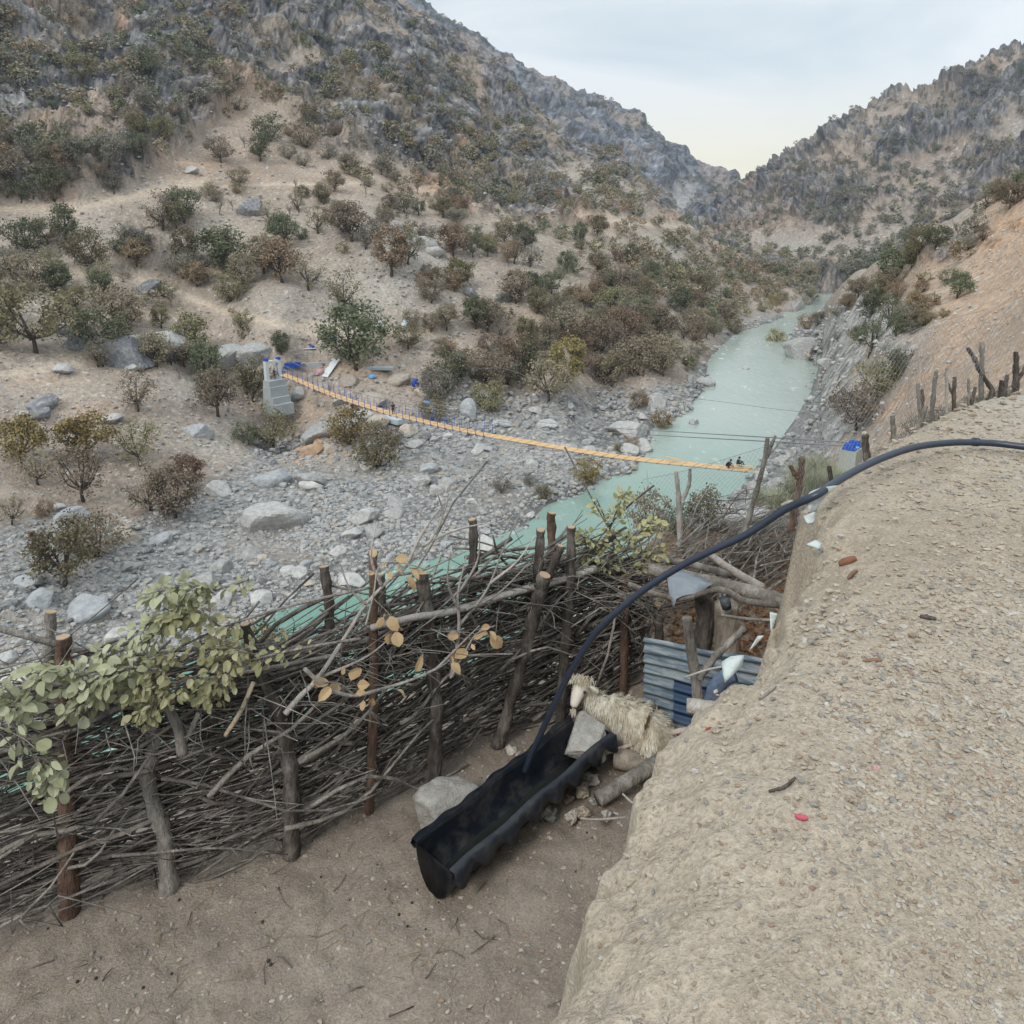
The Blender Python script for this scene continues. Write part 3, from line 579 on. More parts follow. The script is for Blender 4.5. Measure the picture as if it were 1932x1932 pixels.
# ---------------------------------------------------------------- boulders
def ico(sub):
    bm = bmesh.new(); bmesh.ops.create_icosphere(bm, subdivisions=sub, radius=1); bm.verts.ensure_lookup_table()
    V = np.array([v.co for v in bm.verts]); F = np.array([[v.index for v in f.verts] for f in bm.faces]); bm.free(); return V, F
def rock_shape(V, rng, nplanes=12, rough=.05):
    Nn = rng.normal(size=(nplanes, 3)); Nn /= np.linalg.norm(Nn, axis=1, keepdims=True); d = rng.uniform(.55, 1.0, nplanes)
    dots = V@Nn.T; r = np.where(dots > .12, d/np.maximum(dots, .12), 9).min(1); r = np.minimum(r, 1.15)
    P = V*r[:, None]; n = fbm(P[:, 0]*2.2+rng.uniform(0, 50), P[:, 1]*2.2, P[:, 2]*2.2, 4, .6); return P*(1+rough*n[:, None]*2)
def rock_mat(name, c1, c2, c3, sc=1.6):
    n = NT(name); p = n.geo(); oi = n.n('ObjectInfo'); f = n.noise(p, sc, 6, .7); f2 = n.noise(p, sc*5, 3, .7)
    c = n.ramp(n.math('ADD', n.math('MULTIPLY', f, .65), n.math('MULTIPLY', f2, .35)), [(.34, c1), (.5, c2), (.66, c3)])
    c = n.n('HueSaturation', {'Color': c, 'Value': n.math('MULTIPLY_ADD', oi.outputs['Random'], .3, .85)}).outputs[0]
    return n.fin(c, .92, n.bump(f2, .25/sc, .7), .15)
RK = {'grey': rock_mat('boulder_grey', (.25, .245, .238), (.405, .398, .385), (.54, .53, .51)), 'dark': rock_mat('boulder_dark', (.10, .10, .105), (.20, .20, .21), (.40, .39, .38)), 'blue': rock_mat('boulder_blue_grey', (.22, .23, .24), (.355, .365, .375), (.47, .48, .485)), 'pale': rock_mat('boulder_pale', (.33, .32, .30), (.47, .46, .44), (.58, .57, .55)), 'tan': rock_mat('boulder_tan', (.30, .25, .205), (.42, .365, .305), (.50, .455, .40)), 'orange': rock_mat('boulder_orange', (.33, .20, .12), (.48, .32, .21), (.55, .45, .36))}
IV, IF = ico(3); IV4, IF4 = ico(4); RSHAPES = []
for i in range(9):
    P = rock_shape(IV4, np.random.default_rng(50+i), 11 if i % 2 else 8, .035); P[:, 2] *= .72; RSHAPES.append(P)
RMESH = {(i, k): np_mesh('boulder_'+k, RSHAPES[i], IF4, RK[k], False) for i in range(9) for k in RK}
BH = """114 628 42 dark|144 650 44 dark|304 660 84 grey|239 684 82 dark|281 553 44 dark|117 700 26 grey|78 765 40 dark|47 782 17 grey|72 783 32 dark|247 695 20 grey|210 795 28 grey|372 817 42 blue|440 684 60 grey|488 676 54 grey|608 822 56 grey|513 910 46 blue|584 912 42 grey|409 928 38 grey|520 986 78 grey|473 990 24 grey|591 855 34 orange|603 838 20 orange|570 850 18 orange|620 850 22 tan|140 980 46 blue|110 962 24 grey|164 1151 62 blue|240 1073 30 grey|384 1103 50 grey|53 1101 34 blue|77 1135 46 blue|12 1245 30 grey|33 1292 60 pale|751 720 34 tan|883 785 32 blue|850 532 20 dark|890 558 26 dark|952 567 26 dark|818 868 24 grey|793 912 38 grey|820 912 24 dark|943 912 26 grey|1030 805 30 grey|1184 818 54 grey|686 979 46 grey|703 1012 34 grey|671 1009 28 grey|916 1032 44 pale|714 802 36 tan|770 818 34 tan|1236 765 40 grey|745 438 42 blue|801 468 38 grey|818 478 30 grey|476 400 42 dark|361 325 22 grey|1510 672 64 grey|1311 798 16 grey|1407 695 9 grey|640 760 30 grey|560 745 26 grey|700 760 40 tan|610 735 26 tan|655 720 30 tan|800 745 26 tan|1560 690 26 grey|1480 870 30 pale|1440 900 34 pale|1470 915 30 grey|1420 925 30 grey|1500 905 26 grey|660 1100 40 pale|560 1085 30 grey|470 1050 30 grey|300 1020 30 blue|200 1000 26 grey|745 950 30 grey|860 890 26 grey|1000 880 24 grey|905 850 22 grey|1110 850 22 grey""".split('|')
BREC = []
for t in BH:
    a = t.split(); u, v, wp = map(float, a[:3]); loc, nr = hit(u, v)
    if loc is None: continue
    if loc.z < WATER: loc = at_z(u, v, WATER+.1)
    dp = loc.y*CP-loc.z*SP; BREC.append((loc, wp/FPX*dp*.5*1.3, a[3], u, v, True))
pb = WA*beach*(RR < 260)*(TA.Zd > WATER+.1)
for id_ in pick(TA, pb, 210, rng):
    loc = Vector((TA.Xd.flat[id_], TA.Yd.flat[id_], TA.Zd.flat[id_])); dp = loc.y*CP-loc.z*SP
    BREC.append((loc, rng.uniform(6.5, 12)/FPX*dp*(1.0 if rng.random() < .7 else rng.uniform(1.4, 2.3)), str(rng.choice(['grey', 'blue', 'pale', 'dark', 'tan'], p=[.42, .24, .18, .08, .08])), float(UA.flat[id_]), float(VA.flat[id_]), False))
CWB = {'grey': 'grey', 'dark': 'dark grey', 'blue': 'blue grey', 'pale': 'pale whitish', 'tan': 'tan', 'orange': 'orange stained'}
bg = {}
for b in BREC:
    sz = 'huge' if b[1] > 1.9 else 'large' if b[1] > 1.0 else 'medium' if b[1] > .6 else 'small'
    bg.setdefault(f"{sz} {CWB[b[2]]} boulder {zone(b[3], b[4])}", []).append(b)
for lb, L in bg.items():
    L.sort(key=lambda b: b[3]); n_ = len(L)
    for i, (loc, s, k, u, v, hand) in enumerate(L):
        o = bpy.data.objects.new('boulder', RMESH[(random.randrange(9), k)]); COL.objects.link(o); o.location = loc+Vector((0, 0, s*.12))
        o.scale = (s*random.uniform(.9, 1.1), s*random.uniform(.8, 1.1), s*random.uniform(.75, 1.0)); o.rotation_euler = (random.uniform(-.3, .3), random.uniform(-.3, .3), random.uniform(0, 6.28))
        if k == 'blue' and u > 870 and v < 800: o.scale = (s*.8, s*.8, s*1.9)
        tag(o, lb if n_ == 1 or n_ > 10 else lb+', '+('rightmost' if i == n_-1 else ORD[i] if len((lb+ORD[i]).split()) < 16 else ORD[i].replace(' the', '')), 'boulder', 'boulders '+zone(u, v))
# rubble: thousands of loose stones
SV, SF = ico(1); SSH = [rock_shape(SV, np.random.default_rng(200+i), 8, .03)*np.array([1, .85, .62]) for i in range(14)]
def rubble(name, T, Wt, n, smin, smax, label, mats, probs, powr=2.2):
    idx = pick(T, Wt, n, rng); VV = []; FF = []; MI = []; o = 0; nf = len(SF)
    mi = rng.choice(len(mats), n, p=probs)
    for j, id_ in enumerate(idx):
        x, y, z = T.Xd.flat[id_], T.Yd.flat[id_], T.Zd.flat[id_]; dp = y*CP-z*SP
        s = (smin+(smax-smin)*rng.random()**powr)/FPX*dp*.5; a = rng.random()*6.28; ca, sa = math.cos(a)*s, math.sin(a)*s
        V = SSH[j % 14]; VV.append(np.stack([V[:, 0]*ca-V[:, 1]*sa+x+rng.normal()*s, V[:, 0]*sa+V[:, 1]*ca+y+rng.normal()*s, V[:, 2]*s+z+s*.1], -1)); FF.append(SF+o); o += len(V); MI.append(np.full(nf, mi[j]))
    me = np_mesh(name, np.concatenate(VV), np.concatenate(FF), [RK[m] for m in mats], False, np.concatenate(MI)); ob = link(name, me); return tag(ob, label, 'stones', None, 'stuff')
rubble('rubble', TA, WA*beach*(RR < 330)*(TA.Zd > WATER-.2)*(.35+sstep(-.3, .3, fbm(TA.X*.09, TA.Y*.09, TA.Z*.09, 3))), 21000, 4, 17, 'loose grey and whitish stones covering the river beach', ['grey', 'blue', 'pale', 'tan', 'dark'], [.42, .18, .27, .07, .06], 2.6)
wl = WA*(RR < 300)*(UA < 1560)*(1-beach)*(1-path)*(.22+.5*scree+.8*blob(UA, VA, 700, 730, 120, 50)+.5*blob(UA, VA, 420, 740, 60, 60)+.5*blob(UA, VA, 250, 830, 150, 60)+.5*blob(UA, VA, 480, 740, 40, 40))
rubble('loose_stones', TA, wl, 12000, 2.4, 9.5, 'small loose stones scattered over the tan left slope', ['grey', 'tan', 'pale', 'dark'], [.34, .3, .24, .12], 2.5)
rubble('orange_rubble', TA, WA*blob(UA, VA, 590, 845, 34, 20), 260, 4, 14, 'orange stained stones heaped below the bridge tower', ['orange', 'tan', 'pale'], [.5, .35, .15], 1.6)
wr = WA*((UA > 1400) & (VA > 560) & (RR < 290))*(rock*.8+.1)
rubble('slope_stones', TA, WA*((UA > 1650) & (VA > 430) & (RR < 140) & (RR > 40)), 1600, 2, 8, 'small stones scattered over the orange sandy slope', ['tan', 'pale', 'grey', 'orange'], [.45, .2, .15, .2], 2.6)
rubble('bank_stones', TA, wr*(TA.Zd > WATER+.05), 1500, 3, 14, 'pale broken stones along the rocky right bank', ['grey', 'pale', 'tan', 'dark'], [.4, .35, .17, .08], 2.4)
# ================================================================ suspension bridge, workers, building materials
M_PLANK = plain('new_timber', (.62, .40, .20), .7, .22, 3)
M_CONC = plain('concrete', (.36, .385, .395), .9, .2, .8, .02, .2, 8)
M_CONC2 = plain('concrete_weathered', (.34, .36, .33), .9, .25, .7, .02, .2, 8)
M_BLUE = plain('blue_paint', (.02, .085, .42), .45, .2, 2)
M_BLUEL = plain('light_blue_plastic', (.16, .38, .70), .5, .25, 1.5)
M_STEEL = plain('dark_steel', (.06, .065, .075), .5, .2, 5)
M_WIRE = plain('wire_rope', (.22, .22, .23), .5, .1, 5)
M_WHITE = plain('white_sheet', (.62, .66, .68), .5, .12, 1)
M_PINK = plain('pink_sack', (.55, .30, .33), .8, .15, 2)
M_SKIN = plain('skin', (.32, .19, .13), .6, .1, 5)
M_NAVY = plain('navy_cloth', (.018, .022, .045), .9, .3, 5)
M_BLACK = plain('black_cloth', (.015, .015, .017), .9, .3, 5)
M_HAIR = plain('black_hair', (.01, .009, .008), .8, .2, 9)
M_RED = plain('red_cloth', (.35, .04, .03), .9, .2, 5)
def az_of(u, v=800): return azt(u, v)[0]
LP = at_r(533, 708, 138); RP = at_r(1410, 886, 80)
def plan_r(u, v, off=0.0):
    """range at which the view ray crosses the vertical plane of the bridge"""
    d = Vector((RP.x-LP.x, RP.y-LP.y)).normalized(); nrm = Vector((d.y, -d.x)); x, y, z = ray(u, v)
    k = (LP.x*nrm.x+LP.y*nrm.y+off)/(x*nrm.x+y*nrm.y); return Vector((x*k, y*k, z*k))
BD = Vector((RP.x-LP.x, RP.y-LP.y, 0)).normalized(); BN = Vector((BD.y, -BD.x, 0))   # BN points to the viewer's side
if BN.y > 0: BN = -BN
deck = [plan_r(u, v) for u, v in [(533,706),(560,716),(600,733),(650,752),(700,768),(743,781),(790,792),(850,806),(920,820),(1000,834),(1100,851),(1200,865),(1300,875),(1412,886)]]
dk = spline(deck, 12); cum = [0]
for a, b in zip(dk[:-1], dk[1:]): cum.append(cum[-1]+(b-a).length)
def along(P, C, s):
    i = max(0, min(len(P)-2, int(np.searchsorted(C, s))-1)); t = (s-C[i])/(C[i+1]-C[i]+1e-9); return P[i].lerp(P[i+1], t)
BR = empty('suspension_bridge', (LP.x, LP.y, LP.z-2)); tag(BR, 'suspension footbridge with new yellow plank deck and blue railings over the river', 'bridge')
NP = 58; step = cum[-1]/NP; HW = .78
def prism(P, Q, w, t, mb, mi=0, gap=.03, up=Vector((0, 0, 1)), side=BN):
    d = (Q-P).normalized(); P = P+d*gap; Q = Q-d*gap; a = side*w; b = up*t
    mb.add([P-a-b, P+a-b, Q+a-b, Q-a-b, P-a, P+a, Q+a, Q-a], [(3,2,1,0),(4,5,6,7),(0,1,5,4),(1,2,6,5),(2,3,7,6),(3,0,4,7)], mi)
for i in range(NP):
    P = along(dk, cum, i*step); Q = along(dk, cum, (i+1)*step); mb = MB()
    for k in range(4):
        o = BN*((k-1.5)*HW*.5); skew = Vector((0, 0, random.uniform(-.015, .015)))
        prism(P+o+skew, Q+o+skew, HW*.235, .045, mb, 0, .05+random.uniform(0, .03))
    mb.build('deck_panel', M_PLANK, BR, False)
mb = MB()
for i in range(NP+1):
    P = along(dk, cum, min(i*step, cum[-1]-.01)); mb.tube([P-BN*.95-Vector((0,0,.09)), P+BN*.95-Vector((0,0,.09))], .035, 5)
mb.build('cross_beams', M_STEEL, BR)
Mx = Matrix((BD, BN, Vector((0, 0, 1)))).transposed().to_3x3()
PW = 1.0
_d = hit(1604, 897)[0]; PR_ = math.hypot(_d.x, _d.y)-1.2; pl = at_r(1607, 846, PR_); PW = 34/FPX*(pl.y*CP-pl.z*SP)/1.15
mb = MB(); mb.box(pl+Vector((0, 0, -2.8)), (PW, PW*1.45, 5.6), Mx); pil = mb.build('anchor_pillar', M_CONC2, BR, False)
for s in (-1, 1):
    mb = MB(); q = pl+BN*s*PW*.5; mb.box(q+Vector((0, 0, .06)), (PW*.8, PW*.36, .10), Mx)
    for k in (-1, 1): mb.box(q+BN*k*PW*.13+Vector((0, 0, PW*.22)), (PW*.72, .07, PW*.36), Mx, 0, .8)
    mb.build('saddle', M_BLUE, pil, False)
mb = MB(); mb.box(pl+Vector((0, 0, .05)), (PW*.78, PW*.62, .06), Mx); mb.build('saddle_plate', M_BLUEL, pil, False)
for s in (-1, 1):
    mb = MB(); mb.tube([p+BN*s*.72-Vector((0, 0, .12)) for p in dk[::4]]+[pl+BN*s*.5-Vector((0, 0, 1.6))], .03, 5); mb.build('deck_cable', M_WIRE, BR)
NRAIL = 34
for s in (-1, 1):
    tops = []
    for i in range(NRAIL):
        P = along(dk, cum, i*step+.1); hgt = 1.35 if i < 26 else 1.35
        b = P+BN*s*.92-Vector((0, 0, .12)); tp = P+BN*s*.98+Vector((0, 0, hgt)); tops.append(tp); mb = MB()
        mb.tube([b, tp], .045, 5); mb.tube([P+BN*s*.55-Vector((0, 0, .38)), b], .02, 4); mb.tube([b, P+BN*s*.8+BD*.35-Vector((0, 0, .05))], .02, 4)
        mb.build('railing_post', M_BLUE, BR)
    for lv in (1.0, .62, .32):
        mb = MB(); mb.tube([along(dk, cum, i*step+.1)+BN*s*.97+Vector((0, 0, 1.33*lv)) for i in range(NRAIL)], .016, 4, 0); mb.build('railing_wire', M_WIRE, BR)
cabpix = [(522,676),(600,712),(700,742),(803,764),(870,775),(940,790),(1040,803),(1140,811),(1240,817),(1400,822),(1590,826)]
for s in (-1, 1):
    mb = MB(); pts = [plan_r(u, v)+BN*(s*1.15) for u, v in cabpix[:-2]]+[pl+BN*s*PW*.5+Vector((0, 0, .2))]; mb.tube(spline(pts, 5), .038, 5); mb.build('main_cable', M_WIRE, BR)
# tower
tb = plan_r(524, 716)-BD*1.2
def bx(mb, x, y, z, sx, sy, sz, taper=1.0, mi=0): mb.box(tb+BD*x+BN*y+Vector((0, 0, z)), (sx, sy, sz), Mx, mi, taper)
mb = MB(); bx(mb, -.2, -1.25, 1.55, .75, .62, 3.5); bx(mb, -.2, 1.25, 1.55, .75, .62, 3.5); bx(mb, -.2, 0, 3.05, .7, 1.88, .5); tw = mb.build('tower', M_WHITE if False else plain('pale_concrete', (.56, .585, .59), .85, .12, 1), BR, False)
for s in (-1, 1):
    mb = MB(); bx(mb, -.2, s*1.25, 3.42, .9, .5, .2); bx(mb, -.2, s*1.25-.2, 3.6, .8, .06, .3); bx(mb, -.2, s*1.25+.2, 3.6, .8, .06, .3); mb.build('saddle', M_BLUE, tw, False)
mb = MB(); bx(mb, .1, 0, -.7, 2.0, 3.4, 1.1); bx(mb, .3, .05, -2.2, 2.5, 3.6, 1.9, .97); bx(mb, .7, .1, -3.7, 3.2, 3.7, 1.3, .98); bx(mb, 1.1, .15, -5.2, 4.0, 3.8, 2.0, .97); mb.build('abutment', M_CONC, BR, False)
# loose planks on the unfinished end, a separate pad under the deck
for k, (u, v, a, L) in enumerate([(1415,889,.9,2.6),(1402,880,.5,2.2),(1270,866,.1,1.8)]):
    p = plan_r(u, v)+Vector((0, 0, .1)); mb = MB(); mb.box((0, 0, 0), (L, .22, .05)); o = mb.build('loose_plank', M_PLANK, None, False); o.location = p; o.rotation_euler = (0, .05, math.atan2(BD.y, BD.x)+a)
    tag(o, ['loose plank jutting over the unfinished end of the deck', 'loose plank beside the two workers on the deck', 'loose plank lying flat on the middle of the deck'][k], 'plank', 'loose planks on the bridge')
# ---------------------------------------------------------------- people
def skin_mesh(name, verts, edges, radii, sub=2):
    me = bpy.data.meshes.new(name); me.from_pydata([tuple(v) for v in verts], edges, []); o = bpy.data.objects.new(name, me); COL.objects.link(o)
    md = o.modifiers.new('skin', 'SKIN'); md.use_smooth_shade = True
    for i, r_ in enumerate(radii): me.skin_vertices[0].data[i].radius = r_ if hasattr(r_, '__len__') else (r_, r_)
    me.skin_vertices[0].data[0].use_root = True
    ms = o.modifiers.new('sub', 'SUBSURF'); ms.levels = ms.render_levels = sub
    bpy.context.view_layer.update(); dg = bpy.context.evaluated_depsgraph_get(); new = bpy.data.meshes.new_from_object(o.evaluated_get(dg)); new.name = name
    bpy.data.objects.remove(o); bpy.data.meshes.remove(me); return new
def person(J, loc, rz, cloth, legs, label, group=None):
    """J: joint positions; one continuous skinned body, hair as a cap"""
    names = ['pelvis','belly','chest','neck','head','crown','shL','elL','haL','fiL','shR','elR','haR','fiR','hipL','knL','anL','toL','hipR','knR','anR','toR']
    rad = [.13,.125,.15,.06,.098,.08,.07,.05,.038,.025,.07,.05,.038,.025,.10,.068,.048,.04,.10,.068,.048,.04]
    E = [(0,1),(1,2),(2,3),(3,4),(4,5),(2,6),(6,7),(7,8),(8,9),(2,10),(10,11),(11,12),(12,13),(0,14),(14,15),(15,16),(16,17),(0,18),(18,19),(19,20),(20,21)]
    me = skin_mesh('person', [J[n] for n in names], E, rad, 1); me.materials.clear()
    for m in (cloth, legs, M_SKIN): me.materials.append(m)
    hd = Vector(J['head']); hl, hr = Vector(J['haL']), Vector(J['haR']); kn = min(J['pelvis'][2], 9)
    for p in me.polygons:
        c = p.center; p.material_index = 2 if (c-hd).length < .17 or (c-hl).length < .07 or (c-hr).length < .07 else 1 if min((c-Vector(J[n])).length for n in ('hipL','hipR','knL','knR','anL','anR','toL','toR')) < min((c-Vector(J[n])).length for n in ('chest','belly','shL','shR','elL','elR','haL','haR')) else 0
    o = bpy.data.objects.new('person', me); COL.objects.link(o); o.location = loc; o.rotation_euler = (0, 0, rz); o.scale = (1.14,)*3; tag(o, label, 'person', group)
    V, F = ico(2); V = V*np.array([.108, .118, .105]); keep = [f for f in F if V[f].mean(0)[2] > -.02 or V[f].mean(0)[1] > .04]
    hm = np_mesh('hair', V+np.array(hd)+np.array([0, .015, .055]), np.array(keep), M_HAIR); h = bpy.data.objects.new('hair', hm); COL.objects.link(h); h.parent = o
    return o
STAND = dict(pelvis=(0,0,.94),belly=(0,0,1.1),chest=(0,.01,1.3),neck=(0,.0,1.48),head=(0,-.02,1.6),crown=(0,-.01,1.68),shL=(.19,0,1.4),elL=(.26,.02,1.13),haL=(.25,-.08,.9),fiL=(.25,-.1,.82),shR=(-.19,0,1.4),elR=(-.27,.02,1.13),haR=(-.24,-.1,.92),fiR=(-.24,-.13,.84),hipL=(.1,0,.88),knL=(.11,-.03,.48),anL=(.11,.02,.07),toL=(.12,-.14,.03),hipR=(-.1,0,.88),knR=(-.11,-.02,.48),anR=(-.12,.03,.07),toR=(-.13,-.13,.03))
CROUCH = dict(pelvis=(0,.12,.2),belly=(0,.05,.36),chest=(0,-.08,.55),neck=(0,-.18,.68),head=(0,-.27,.74),crown=(0,-.3,.82),shL=(.19,-.1,.6),elL=(.24,-.3,.38),haL=(.1,-.5,.2),fiL=(.07,-.56,.12),shR=(-.19,-.1,.6),elR=(-.24,-.3,.38),haR=(-.1,-.48,.2),fiR=(-.06,-.54,.12),hipL=(.11,.1,.2),knL=(.24,-.26,.40),anL=(.17,-.04,.07),toL=(.19,-.2,.03),hipR=(-.11,.1,.2),knR=(-.24,-.26,.40),anR=(-.17,-.04,.07),toR=(-.19,-.2,.03))
SIT = dict(pelvis=(0,.1,.13),belly=(0,.1,.3),chest=(0,.04,.52),neck=(0,-.02,.68),head=(0,-.08,.79),crown=(0,-.08,.87),shL=(.19,.03,.58),elL=(.3,-.2,.42),haL=(.3,-.45,.42),fiL=(.29,-.52,.38),shR=(-.19,.03,.58),elR=(-.26,-.16,.36),haR=(-.16,-.38,.22),fiR=(-.12,-.45,.18),hipL=(.11,.05,.13),knL=(.26,-.36,.38),anL=(.2,-.55,.06),toL=(.2,-.7,.05),hipR=(-.11,.05,.13),knR=(-.32,-.3,.14),anR=(-.02,-.45,.07),toR=(.08,-.5,.05))
bz = math.atan2(BD.y, BD.x)
person(STAND, plan_r(743, 783)+BN*.1, R(20), M_NAVY, M_BLACK, 'man in dark navy clothes standing on the plank deck')
person(CROUCH, plan_r(1374, 882)+BN*.15, R(60), M_BLACK, M_BLACK, 'worker in black crouched over the deck, the left one of two', 'workers at the deck end')
person(SIT, plan_r(1392, 880)-BN*.1, R(75), M_NAVY, M_NAVY, 'worker in navy sitting near the end of the deck, arm stretched forward', 'workers at the deck end')
pp = tb+BD*.25+Vector((0, 0, -.12)); STB = dict(STAND); STB.update(elL=(.3,-.1,1.2), haL=(.22,-.3,1.28), fiL=(.2,-.36,1.3)); person(STB, pp, R(-10), M_BLACK, M_BLACK, 'man in black carrying a coiled hose inside the bridge portal')
mb = MB(); mb.tube([pp+Vector((.42+.26*math.cos(a), -.42, 1.22+.26*math.sin(a))) for a in np.linspace(0, 6.283, 17)], .07, 8, 0, False); tag(mb.build('coiled_hose', M_STEEL), 'dark coiled hose held up by the man in the portal', 'hose')
# ---------------------------------------------------------------- materials lying round the tower
def ground_at(u, v): return hit(u, v)[0]
def place_box(name, u, v, size, rz, mat, label, cat, dz=0, taper=1.0, tilt=(0, 0), group=None):
    p = ground_at(u, v); mb = MB(); mb.box((0, 0, size[2]/2), size, None, 0, taper); o = mb.build(name, mat, None, False)
    bev = o.modifiers.new('bevel', 'BEVEL'); bev.width = min(size)*.12; bev.segments = 2
    o.location = p+Vector((0, 0, dz)); o.rotation_euler = (tilt[0], tilt[1], rz); tag(o, label, cat, group); return o
p = ground_at(552, 694); st = empty('railing_stack', p); tag(st, 'stack of bright blue steel railing frames beside the tower', 'steel stack')
for k in range(7):
    mb = MB(); a = Matrix.Rotation(R(22)+random.uniform(-.08, .08), 3, 'Z'); z = .12+.13*k
    for s in (-.55, 0, .55): mb.box(p+a@Vector((0, s, z)), (3.6-.2*k, .12, .1), a)
    for s in (-1.5, -.5, .5, 1.5): mb.box(p+a@Vector((s*.95, 0, z+.012)), (.1, 1.3, .08), a)
    mb.build('frame', M_BLUE, st, False)
def slab(name, pts, th, mat, label, cat, kind=None):
    mb = MB(); up = Vector((0, 0, th)); n_ = len(pts); mb.add([q for q in pts]+[q+up for q in pts], [tuple(reversed(range(n_))), tuple(range(n_, 2*n_))]+[(i, (i+1) % n_, n_+(i+1) % n_, n_+i) for i in range(n_)])
    return tag(mb.build(name, mat, None, False), label, cat)
g0 = ground_at(588, 690); place_box('retaining_wall', 588, 692, (7.0, .5, 1.3), R(14), M_CONC, 'low pale concrete retaining wall beside the blue stack', 'wall', -.5)
place_box('concrete_block', 474, 834, (2.6, 1.8, 1.1), R(10), M_CONC2, 'small grey concrete block beside a bush at the foot of the slope', 'block', -.1)
place_box('concrete_pad', 747, 797, (4.6, 3.2, 1.0), bz, plain('pale_blue_concrete', (.42, .47, .50), .8, .1, 1), 'pale square concrete pad under the bridge deck', 'concrete pad', .1)
place_box('water_channel', 705, 696, (7.5, 1.8, .6), R(8), plain('wet_concrete', (.40, .45, .47), .6, .15, 1), 'pale wet concrete channel beside the big green tree', 'channel', -.15, 1, (0, .03))
def sheet(name, u0, v0, u1, v1, w, mat, label, cat, waves=8, amp=.03):
    P = ground_at(u0, v0)+Vector((0, 0, .15)); Q = ground_at(u1, v1)+Vector((0, 0, .5)); d = (Q-P); sd_ = d.cross(Vector((0, 0, 1))).normalized(); up = sd_.cross(d).normalized(); mb = MB(); nx = waves*6
    vs = []
    for layer in (0, -.02):
        for i in range(nx+1):
            t = i/nx-.5; h = math.sin(i/nx*waves*6.283)*amp+layer
            for e in (P, Q): vs.append(e+sd_*(t*w)+up*h)
    m = 2*(nx+1); fs = [(2*i, 2*i+1, 2*i+3, 2*i+2) for i in range(nx)]+[(m+2*i, m+2*i+2, m+2*i+3, m+2*i+1) for i in range(nx)]
    mb.add(vs, fs); return tag(mb.build(name, mat, None, True), label, cat)
sheet('corrugated_sheet', 611, 712, 634, 682, 1.9, M_WHITE, 'white corrugated roofing sheet lying on the bank below the blue stack', 'roof sheet')
def heap(name, u, v, s, mat, label, cat, seed, squash=.6, group=None):
    V = IV*1.0; r_ = np.random.default_rng(seed); n = fbm(V[:, 0]*1.6+seed, V[:, 1]*1.6, V[:, 2]*1.6, 3); P = V*(1+.45*n[:, None])*np.array([1, .8, squash])*s
    o = link(name, np_mesh(name, P, IF, mat)); o.location = ground_at(u, v)+Vector((0, 0, s*squash*.4)); o.rotation_euler = (0, 0, seed); return tag(o, label, cat, group)
heap('tarpaulin', 625, 640, 1.15, M_BLUEL, 'crumpled light blue tarpaulin beside the big green tree', 'tarpaulin', 1)
heap('bundle', 617, 633, .75, M_BLACK, 'black bundle lying on the blue tarpaulin pile', 'bundle', 5)
heap('tarpaulin', 589, 654, .55, M_BLUE, 'small bright blue folded sheet on a pale plank', 'tarpaulin', 2, .4)
heap('sack', 604, 704, .8, M_PINK, 'pink sack beside the white roofing sheet', 'sack', 3, .7)
heap('sack', 765, 616, .95, plain('white_sack', (.55, .68, .78), .7, .1, 2), 'white and blue sack standing behind the small spreading tree', 'sack', 4, 1.1)
heap('sack', 716, 612, .9, M_WHITE, 'white sack on the grey box right of the big tree', 'sack', 6, .6)
heap('plastic_sheet', 784, 728, .7, M_BLUE, 'bright blue plastic sheet hanging among rubble below the tree', 'plastic sheet', 7, 1.6)
heap('plastic_sheet', 806, 762, .9, M_BLUEL, 'light blue plastic sheet beside an olive bush beyond the deck', 'plastic sheet', 8, .5)
heap('plastic_sheet', 702, 712, .9, M_BLUEL, 'pale blue plastic scrap below the concrete channel', 'plastic sheet', 9, .5)
place_box('box', 716, 624, (2.4, 1.8, 1.2), R(20), M_CONC2, 'grey water box right of the big green tree', 'box')
place_box('plank', 575, 659, (4.2, .5, .12), R(25), M_WHITE, 'long pale plank lying left of the big tree', 'plank')
# ropes
def rope(pts, r_, label, mat=M_WIRE, name='cable'):
    mb = MB(); mb.tube(spline(pts, 5), r_, 4); return tag(mb.build(name, mat), label, 'cable')
ra, rb_ = at_r(833, 679, 155), at_r(1560, 780, 95)
def rp(u, v):
    x, y, z = ray(u, v); d = rb_-ra; k = (ra.x*d.y-ra.y*d.x)/(x*d.y-y*d.x); return Vector((x*k, y*k, z*k))
rope([rp(u, v) for u, v in [(833,679),(903,695),(950,695),(1003,713),(1053,724),(1130,727),(1187,739),(1338,755),(1450,770),(1560,782),(1625,790)]], .03, 'thin grey cable sagging across the brown thicket and the river')
